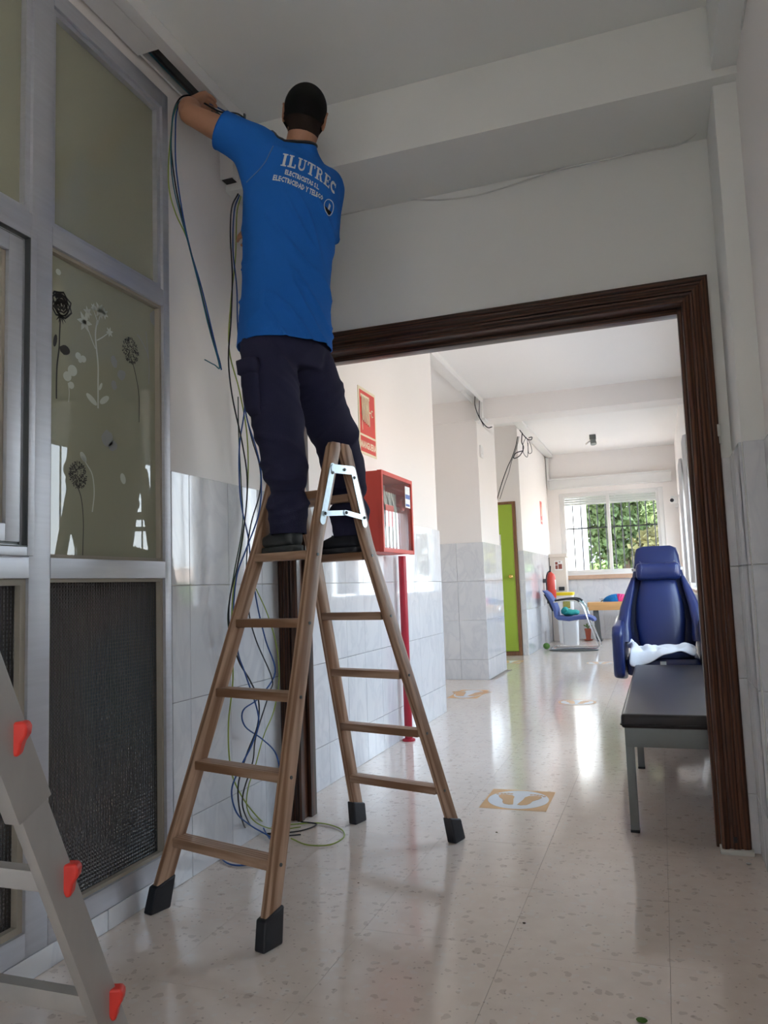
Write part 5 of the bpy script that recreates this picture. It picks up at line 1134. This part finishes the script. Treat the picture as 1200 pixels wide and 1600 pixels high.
limb(sh, [chest+S*-0.11-Z*0.04, Lsh.lerp(Lel, 0.12)-Z*0.055, Lsh.lerp(Lel, 0.35)-Z*0.03], [0.070, 0.062, 0.055], 20)
limb(sh, [chest+S*0.09+Z*0.02, Rsh, Rsh.lerp(Rel, 0.4), Rsh.lerp(Rel, 0.85)], [0.085, 0.080, 0.074, 0.072], 24)
limb(sh, [upper+S*0.05, Rsh], [0.075, 0.074], 24)
shm = fuse(sh, 0.0085, 10, 0.5)
def fold(co, nr):
    q = co-chest; u = q.dot(S); v = q.z; w_ = q.dot(F)
    # long drag folds from the raised left shoulder down to the right hip
    al = u*0.62-v*0.78; ac = u*0.78+v*0.62
    m = max(0, min(1, (0.12-v)/0.2))
    p = V((al*2.2+3, ac*13, w_*4)); r_ = max(0.0, 1-abs(noise.noise(p))*2.4)**3
    g = 0.014*r_*m*(0.35 if abs(u) > 0.15 else 1)
    p = V((u*4, w_*4+5, (v-u*0.2)*15)); g += 0.006*max(0.0, 1-abs(noise.noise(p))*2.6)**3*max(0, min(1, (-0.20-v)/0.15))
    g += 0.004*noise.noise(co*7)
    if v > 0.0: g *= 0.5
    return g
displace(shm, fold)
dl = (Lel-Lsh).normalized(); dr_ = (Rel-Rsh).normalized()
nfz = neck+Z*0.004
shk = cut(shm, V((pel.x, pel.y, hz)), (0, 0, -1))
shk = cut(shk, lend, dl, 0.16); shk = cut(shk, rend, dr_, 0.14)
nup = (Z*1.0-F*0.22-S*0.18).normalized(); shk = cut(shk, nfz, nup, -0.104)
so = obj('t_shirt', shk, 'blue_sh', man, auto=False); md = so.modifiers.new('s', 'SOLIDIFY'); md.thickness = 0.003; md.offset = -1
sbv = BVHTree.FromPolygons([V(v) for v in shk.v], shk.f)
bt = None
def cast(px, py):
    d = (on(px, py, 1, 2.0)-CO).normalized(); loc, nr, _, _ = sbv.ray_cast(CO, d); return loc
def surf_path(l, off=0.002):
    o = []
    for a, b in l:
        p = cast(a, b)
        if p is not None: o.append(p+(CO-p).normalized()*off)
    return smooth_path(o, 4)
try:
    obj('raglan_seam', MB().tube(surf_path([(427, 228), (422, 238), (415, 252), (405, 265), (395, 275), (385, 285), (378, 292)]), 0.0022, 6), 'seam', so, auto=False)
except Exception as e: print('seam', e)
# collar
lp_ = rim(shk, nfz, 0.12)
if len(lp_) > 12: obj('collar', MB().tube(lp_[::3], 0.0062, 8, closed=True), 'c_black', so, auto=False)
for nm, c_, rr in (('cuff_seam', lend, 0.14), ('cuff_seam', rend, 0.12)):
    l2 = rim(shk, c_, rr)
    if len(l2) > 12: obj(nm, MB().tube(l2[::3], 0.0022, 6, closed=True), 'blue_sh', so, auto=False)
# --- back print, thrown square onto the back along his facing direction
Bd = (F*0.92+S*-0.0).normalized(); ST = (S*cos(tl)+Z*sin(tl)).normalized(); UT = (Z-Bd*Z.dot(Bd)); UT = (UT-ST*UT.dot(ST)).normalized()
bc = chest.lerp(upper, 0.55)
def on_back(s, t, off=0.0025):
    o_ = bc+ST*s+UT*t-Bd*0.5; loc, nr, _, _ = sbv.ray_cast(o_, Bd)
    if loc is None: loc, nr, _, _ = sbv.find_nearest(bc+ST*s+UT*t-Bd*0.12)
    return loc-Bd*off
def slab_letter(ch_):
    """heavy slab-serif capitals, unit height, as lists of quads strokes"""
    W_ = 0.24; sf = 0.10; q = []
    def r(a, b, c, d): q.append([(a, c), (b, c), (b, d), (a, d)])
    def arc(cx, cy, r0, r1, a0, a1, sy=1.0, n=9):
        for k in range(n):
            t0 = a0+(a1-a0)*k/n; t1 = a0+(a1-a0)*(k+1)/n
            q.append([(cx+r0*cos(t0), cy+r0*sin(t0)*sy), (cx+r1*cos(t0), cy+r1*sin(t0)*sy), (cx+r1*cos(t1), cy+r1*sin(t1)*sy), (cx+r0*cos(t1), cy+r0*sin(t1)*sy)])
    if ch_ == 'I': r(0.13, 0.37, 0, 1); r(0, 0.5, 0, sf); r(0, 0.5, 1-sf, 1); w = 0.5
    if ch_ == 'L': r(0.12, 0.36, 0, 1); r(0, 0.48, 1-sf, 1); r(0, 0.78, 0, sf*1.2); r(0.66, 0.78, 0, 0.34); w = 0.78
    if ch_ == 'U': r(0.12, 0.34, 0.36, 1); r(0, 0.46, 1-sf, 1); r(0.70, 0.82, 0.36, 1); r(0.58, 0.94, 1-sf, 1); arc(0.47, 0.36, 0.20, 0.35, pi, 2*pi, 1.03); w = 0.94
    if ch_ == 'T': r(0.32, 0.56, 0, 1); r(0.20, 0.68, 0, sf); r(0, 0.88, 1-sf*1.2, 1); r(0, 0.11, 0.68, 1); r(0.77, 0.88, 0.68, 1); w = 0.88
    if ch_ == 'R': r(0.12, 0.36, 0, 1); r(0, 0.48, 0, sf); r(0, 0.5, 1-sf, 1); arc(0.48, 0.72, 0.13, 0.28, -pi/2, pi/2); r(0.36, 0.49, 0.44, 0.58); r(0.36, 0.49, 0.88, 1.0); q.append([(0.46, 0.46), (0.66, 0.46), (0.86, 0.0), (0.62, 0.0)]); r(0.60, 0.94, 0, sf); w = 0.94
    if ch_ == 'E': r(0.12, 0.36, 0, 1); r(0, 0.8, 0, sf*1.2); r(0, 0.78, 1-sf*1.2, 1); r(0.36, 0.58, 0.45, 0.55); r(0.52, 0.60, 0.36, 0.64); r(0.69, 0.80, 0, 0.32); r(0.67, 0.78, 0.70, 1); w = 0.80
    if ch_ == 'C': arc(0.46, 0.5, 0.24, 0.46, pi*0.28, pi*1.74, 1.09, 18); r(0.70, 0.80, 0.62, 1.0); w = 0.84
    return q, w
pm_ = MB(); widths = [slab_letter(c)[1]+0.12 for c in 'ILUTREC']; tot = sum(widths); HS = 0.250/tot; x = -0.115
for c in 'ILUTREC':
    q, w_ = slab_letter(c)
    for quad in q:
        vs = []
        for (a, b) in quad:
            vs.append((a, b))
        gr = []; m3 = 3
        for iu in range(m3+1):
            for iv in range(m3+1):
                u = iu/m3; v = iv/m3; a = (vs[0][0]*(1-u)+vs[1][0]*u)*(1-v)+(vs[3][0]*(1-u)+vs[2][0]*u)*v; b = (vs[0][1]*(1-u)+vs[1][1]*u)*(1-v)+(vs[3][1]*(1-u)+vs[2][1]*u)*v
                X_ = x+a*HS; gr.append(on_back(X_, b*HS*1.30+0.010*cos(X_*14)-0.020, 0.0032))
        pm_.add(gr, [(iu*4+iv, (iu+1)*4+iv, (iu+1)*4+iv+1, iu*4+iv+1) for iu in range(3) for iv in range(3)])
    x += (w_+0.12)*HS
for (txt, size, s0, s1, t0) in (('ELECTRICISTAS S.L.', 0.026, -0.095, 0.050, -0.047), ('ELECTRICIDAD Y TELECO', 0.028, -0.130, 0.075, -0.080)):
    vs, fs = text_mesh(txt, size, 0.0012, 1.0, 'LEFT', 1); mx = max(v[0] for v in vs); k = (s1-s0)/mx
    pm_.add([on_back(s0+v[0]*k, t0+v[1]) for v in vs], fs)
n = 26; rg = [on_back(0.110+0.024*cos(2*pi*k/n), -0.088+0.031*sin(2*pi*k/n), 0.003) for k in range(n)]
pm_.tube(rg, 0.0016, 4, closed=True)
pm_.add([on_back(a, b) for a, b in ((0.108, -0.070), (0.118, -0.076), (0.116, -0.102), (0.108, -0.100))], [(0, 1, 2, 3)])
obj('back_print', pm_, 'print', so, auto=False, label='white lettering across the shoulders')
pb = MB(); pb.add([on_back(0.110+0.019*cos(a), -0.092+0.023*sin(a), 0.0028) for a in [pi+0.25*k for k in range(13)]], [tuple(range(13))]); obj('print_emblem_dark', pb, 'printb', so, auto=False)
# --- trousers
tr_ = MB(); top_ = V((pel.x, pel.y, pel.z+0.07))
tr_.loft([ring(V((pel.x, pel.y, pel.z-0.14)), 0.150, 0.120), ring(V((pel.x, pel.y, pel.z-0.06)), 0.168, 0.128), ring(pel+Z*0.0, 0.168, 0.125), ring(top_, 0.150, 0.110), ring(top_+Z*0.02, 0.14, 0.10)], 30)
sg_l = Lkn.lerp(Lan, 0.42); sg_r = Rkn.lerp(Ran, 0.42)
limb(tr_, [Lhip+Z*0.02-S*0.0, Lhip.lerp(Lkn, 0.35), Lhip.lerp(Lkn, 0.7), Lkn, sg_l+F*-0.008, Lkn.lerp(Lan, 0.60), Lkn.lerp(Lan, 0.72), Lan-Z*0.07+F*0.005], [0.102, 0.104, 0.094, 0.090, 0.084, 0.054, 0.076, 0.066], 26)
limb(tr_, [Rhip+Z*0.02, Rhip.lerp(Rkn, 0.35), Rhip.lerp(Rkn, 0.7), Rkn, sg_r, Rkn.lerp(Ran, 0.68), Rkn.lerp(Ran, 0.78), Ran-Z*0.07+F*0.005], [0.100, 0.102, 0.094, 0.088, 0.086, 0.060, 0.080, 0.068], 26)
trm = fuse(tr_, 0.0075, 6, 0.5)
def ridge(p, k=2.6, e=3): return max(0.0, 1-abs(noise.noise(p))*k)**e
def tfold(co, nr):
    g = 0.003*noise.noise(co*7)
    for (kn, an, sd) in ((Lkn, Lan, 1), (Rkn, Ran, -1)):
        c0 = kn.lerp(an, max(0, min(1, (kn.z-co.z)/(kn.z-an.z)))) if co.z < kn.z else kn.lerp(Lhip if sd > 0 else Rhip, min(1, (co.z-kn.z)/0.4))
        if (V((co.x, co.y, 0))-V((c0.x, c0.y, 0))).length < 0.125:
            u = (co-kn).dot(S)
            q = V(((co-kn).dot(F)*5, u*5+sd*3, (co.z+u*0.55*sd)*10))
            g += 0.011*ridge(q, 2.2, 2)*(0.25+math.exp(-((co.z-kn.z-0.02)/0.13)**2))
            z2 = kn.lerp(an, 0.60).z
            q = V(((co-kn).dot(F)*6+7, u*6, (co.z-u*0.35)*17)); g += 0.018*ridge(q, 2.2, 2)*math.exp(-((co.z-z2)/0.085)**2)
            break
    q = co-pel; a = V((q.dot(F)*5, abs(q.dot(S))*6, (q.z-abs(q.dot(S))*0.8)*14)); g += 0.009*ridge(a)*math.exp(-((co.z-(pel.z-0.17))/0.11)**2)
    return g
displace(trm, tfold)
trm = cut(trm, V((0, 0, 0)), (0, 0, -1)) if False else trm
tro = obj('trousers', cut(trm, V((0, 0, Lan.z-0.043)), (0, 0, -1)), 'navy', man, auto=False); mq = tro.modifiers.new('sm', 'SMOOTH'); mq.iterations = 2; mq.factor = 0.5; md = tro.modifiers.new('s', 'SOLIDIFY'); md.thickness = 0.003; md.offset = -1
tbv = BVHTree.FromPolygons([V(v) for v in trm.v], trm.f)
# cargo pocket on the outer left thigh
def pocket(c, ww, hh, name, off, par, zt=0):
    mb = MB(); n = 8; vs = []; out = -S
    for i in range(n+1):
        for j in range(n+1):
            u = -1+2*i/n; v = -1+2*j/n; p = c+(F*0.75-S*0.2)*u*ww+Z*v*hh
            loc, nr, _, _ = tbv.find_nearest(p+out*0.10); e = (1-max(abs(u), abs(v))**6)
            vs.append(loc+nr*(0.002+off*e))
    mb.add(vs, [(i*(n+1)+j, (i+1)*(n+1)+j, (i+1)*(n+1)+j+1, i*(n+1)+j+1) for i in range(n) for j in range(n)], 0, True)
    o = obj(name, mb, 'navy', par, auto=False); md = o.modifiers.new('s', 'SOLIDIFY'); md.thickness = 0.003; return o
pc = Lhip.lerp(Lkn, 0.50)+S*-0.02+F*-0.01
pocket(pc, 0.075, 0.095, 'cargo_pocket', 0.012, tro); pocket(pc+Z*0.095-S*0.01, 0.082, 0.032, 'pocket_flap', 0.028, tro)
# --- shoes
for an in (Lan, Ran):
    gz = 1.2155; hb_ = V((an.x, an.y, gz))-F*0.052
    def sr(t, w_, h_, z0=0.022): return (hb_+F*t+Z*(z0+h_/2), S*w_, Z*(h_/2), 3)
    up = MB().loft([sr(0.0, 0.022, 0.05), sr(0.012, 0.034, 0.062), (hb_+F*0.05+Z*0.058, S*0.038, Z*0.040, 2.6), (hb_+F*0.10+Z*0.058, S*0.041, Z*0.042, 2.6), sr(0.15, 0.046, 0.058), sr(0.20, 0.049, 0.046), sr(0.24, 0.044, 0.038), sr(0.262, 0.028, 0.022)], 28)
    u_ = obj('shoe', up, 'shoe_dk' if an is Ran else 'shoe', man, auto=False)
    so_ = MB().loft([(hb_+F*(-0.006)+Z*(0.012), S*0.020, Z*0.012, 5)]+[(hb_+F*t+Z*0.012, S*w_, Z*0.0125, 6) for t, w_ in ((0.006, 0.034), (0.05, 0.040), (0.10, 0.040), (0.15, 0.047), (0.20, 0.052), (0.245, 0.046), (0.268, 0.028))], 28)
    obj('sole', so_, 'shoe' if an is Lan else 'black', u_, auto=False)
    lc = MB()
    for k in range(4): lc.tube([hb_+F*(0.115+k*0.018)+S*s_*0.026+Z*(0.098-k*0.007) for s_ in (-1, 0, 1)], 0.0024, 6)
    obj('laces', lc, 'shoe', u_, auto=False)

# ------------------------------------------------------------------ outside
yard = struct('ground', MB().box(-40, 60, 14.95, 70, -0.4, -0.3).box(0.62, 60, -30, 14.95, -0.4, -0.3), 'yard', 'pale sunlit yard outside the windows', 'ground')
rg = random.Random(11)
def tree(name, c, r, h0, h1, nleaf, m, label, trunk=True, kind=None, tag_='tree', ls=0.10):
    t = thing(name, label, tag_, (c[0], c[1], -0.3))
    nr = np.random.RandomState(int(abs(c[0]*7+c[1]*13)) % 1000)
    blobs = [(c[0]+rg.uniform(-0.6, 0.6)*r, c[1]+rg.uniform(-0.5, 0.5)*r, rg.uniform(h0, h1), rg.uniform(0.35, 0.6)*r) for _ in range(14)]
    vs = np.zeros((nleaf*4, 3)); idx = nr.randint(0, len(blobs), nleaf); B = np.array(blobs)[idx]
    d = nr.normal(size=(nleaf, 3)); d /= np.linalg.norm(d, axis=1)[:, None]; rr = B[:, 3:4]*(0.75+0.3*nr.rand(nleaf, 1)); ctr = B[:, :3]+d*rr*np.array([1, 1, 0.8])
    a = nr.normal(size=(nleaf, 3)); a /= np.linalg.norm(a, axis=1)[:, None]; b = np.cross(a, nr.normal(size=(nleaf, 3))); b /= np.linalg.norm(b, axis=1)[:, None]
    s = ls*(0.5+nr.rand(nleaf, 1))
    vs[0::4] = ctr-a*s; vs[1::4] = ctr+b*s*0.5; vs[2::4] = ctr+a*s; vs[3::4] = ctr-b*s*0.5; vs -= np.array([c[0], c[1], -0.3])
    me = bpy.data.meshes.new('foliage'); me.vertices.add(nleaf*4); me.vertices.foreach_set('co', vs.ravel()); me.loops.add(nleaf*4); me.loops.foreach_set('vertex_index', np.arange(nleaf*4, dtype=np.int32)); me.polygons.add(nleaf); me.polygons.foreach_set('loop_start', np.arange(0, nleaf*4, 4, dtype=np.int32)); me.update(calc_edges=True)
    me.materials.append(MT[m]); o = bpy.data.objects.new('foliage', me); link(o, t); o['kind'] = 'stuff'
    if trunk:
        mb = MB().tube(smooth_path([(c[0], c[1], -0.3), (c[0]+0.1, c[1], 1.0), (c[0]-0.05, c[1]+0.1, (h0+h1)/2)], 4), 0.14, 8); mb.v = [tuple(V(v)-V((c[0], c[1], -0.3))) for v in mb.v]
        me2 = mb.mesh('trunk', [MT['bark']]); o2 = bpy.data.objects.new('trunk', me2); link(o2, t)
    return t
tree('tree', (-1.0, 22.6), 1.7, 1.6, 5.2, 13000, 'leafy', 'green tree standing left outside the far window')
tree('tree', (1.0, 20.0), 1.7, 0.6, 5.0, 12000, 'leafy2', 'olive brown bushy tree filling the right half of the far window')
tree('tree', (0.4, 28.0), 1.6, 2.8, 6.0, 9000, 'leafy', 'tree farther back seen over the window sash')
tree('shrub', (-0.85, 17.0), 0.5, 0.1, 1.2, 5000, 'leafy', 'low green shrub below the far window glass', tag_='shrub')
tree('shrub', (0.3, 17.0), 0.5, 0.0, 1.15, 5000, 'leafy', 'low green shrub between the two far sashes', tag_='shrub')
for i, (x, y) in enumerate(((4.2, 5.5), (4.6, 9.0), (4.3, 12.5))):
    tree('shrub', (x, y), 1.1, 0.0, 1.1, 4500, 'leafy', ['hedge shrub outside the first right window', 'hedge shrub outside the second right window', 'hedge shrub outside the last right windows'][i], trunk=False, tag_='shrub')
h1 = thing('building', 'blinding white sunlit house wall left outside the far window', 'building')
obj('wall', MB().box(-8, -1.70, 18.0, 20.5, -0.3, 7), 'facade', h1); obj('roof', MB().box(-8.2, -1.6, 17.8, 20.7, 7, 7.2), 'sill', h1)
h2 = thing('building', 'pale blue building between the trees outside the far window', 'building')
obj('wall', MB().box(-6, 8, 42, 48, -0.3, 3.2), 'facade_b', h2)
for k in range(8): obj('window', MB().box(-5+k*1.6, -4.2+k*1.6, 41.96, 42.0, 0.9, 1.9), 'darkglass', h2)
h3 = thing('building', 'low beige boundary wall outside the right windows', 'wall'); obj('wall', MB().box(11, 11.3, -6, 26, -0.3, 1.9), 'yard', h3); obj('coping', MB().box(10.95, 11.35, -6, 26, 1.9, 1.98), 'facade', h3)
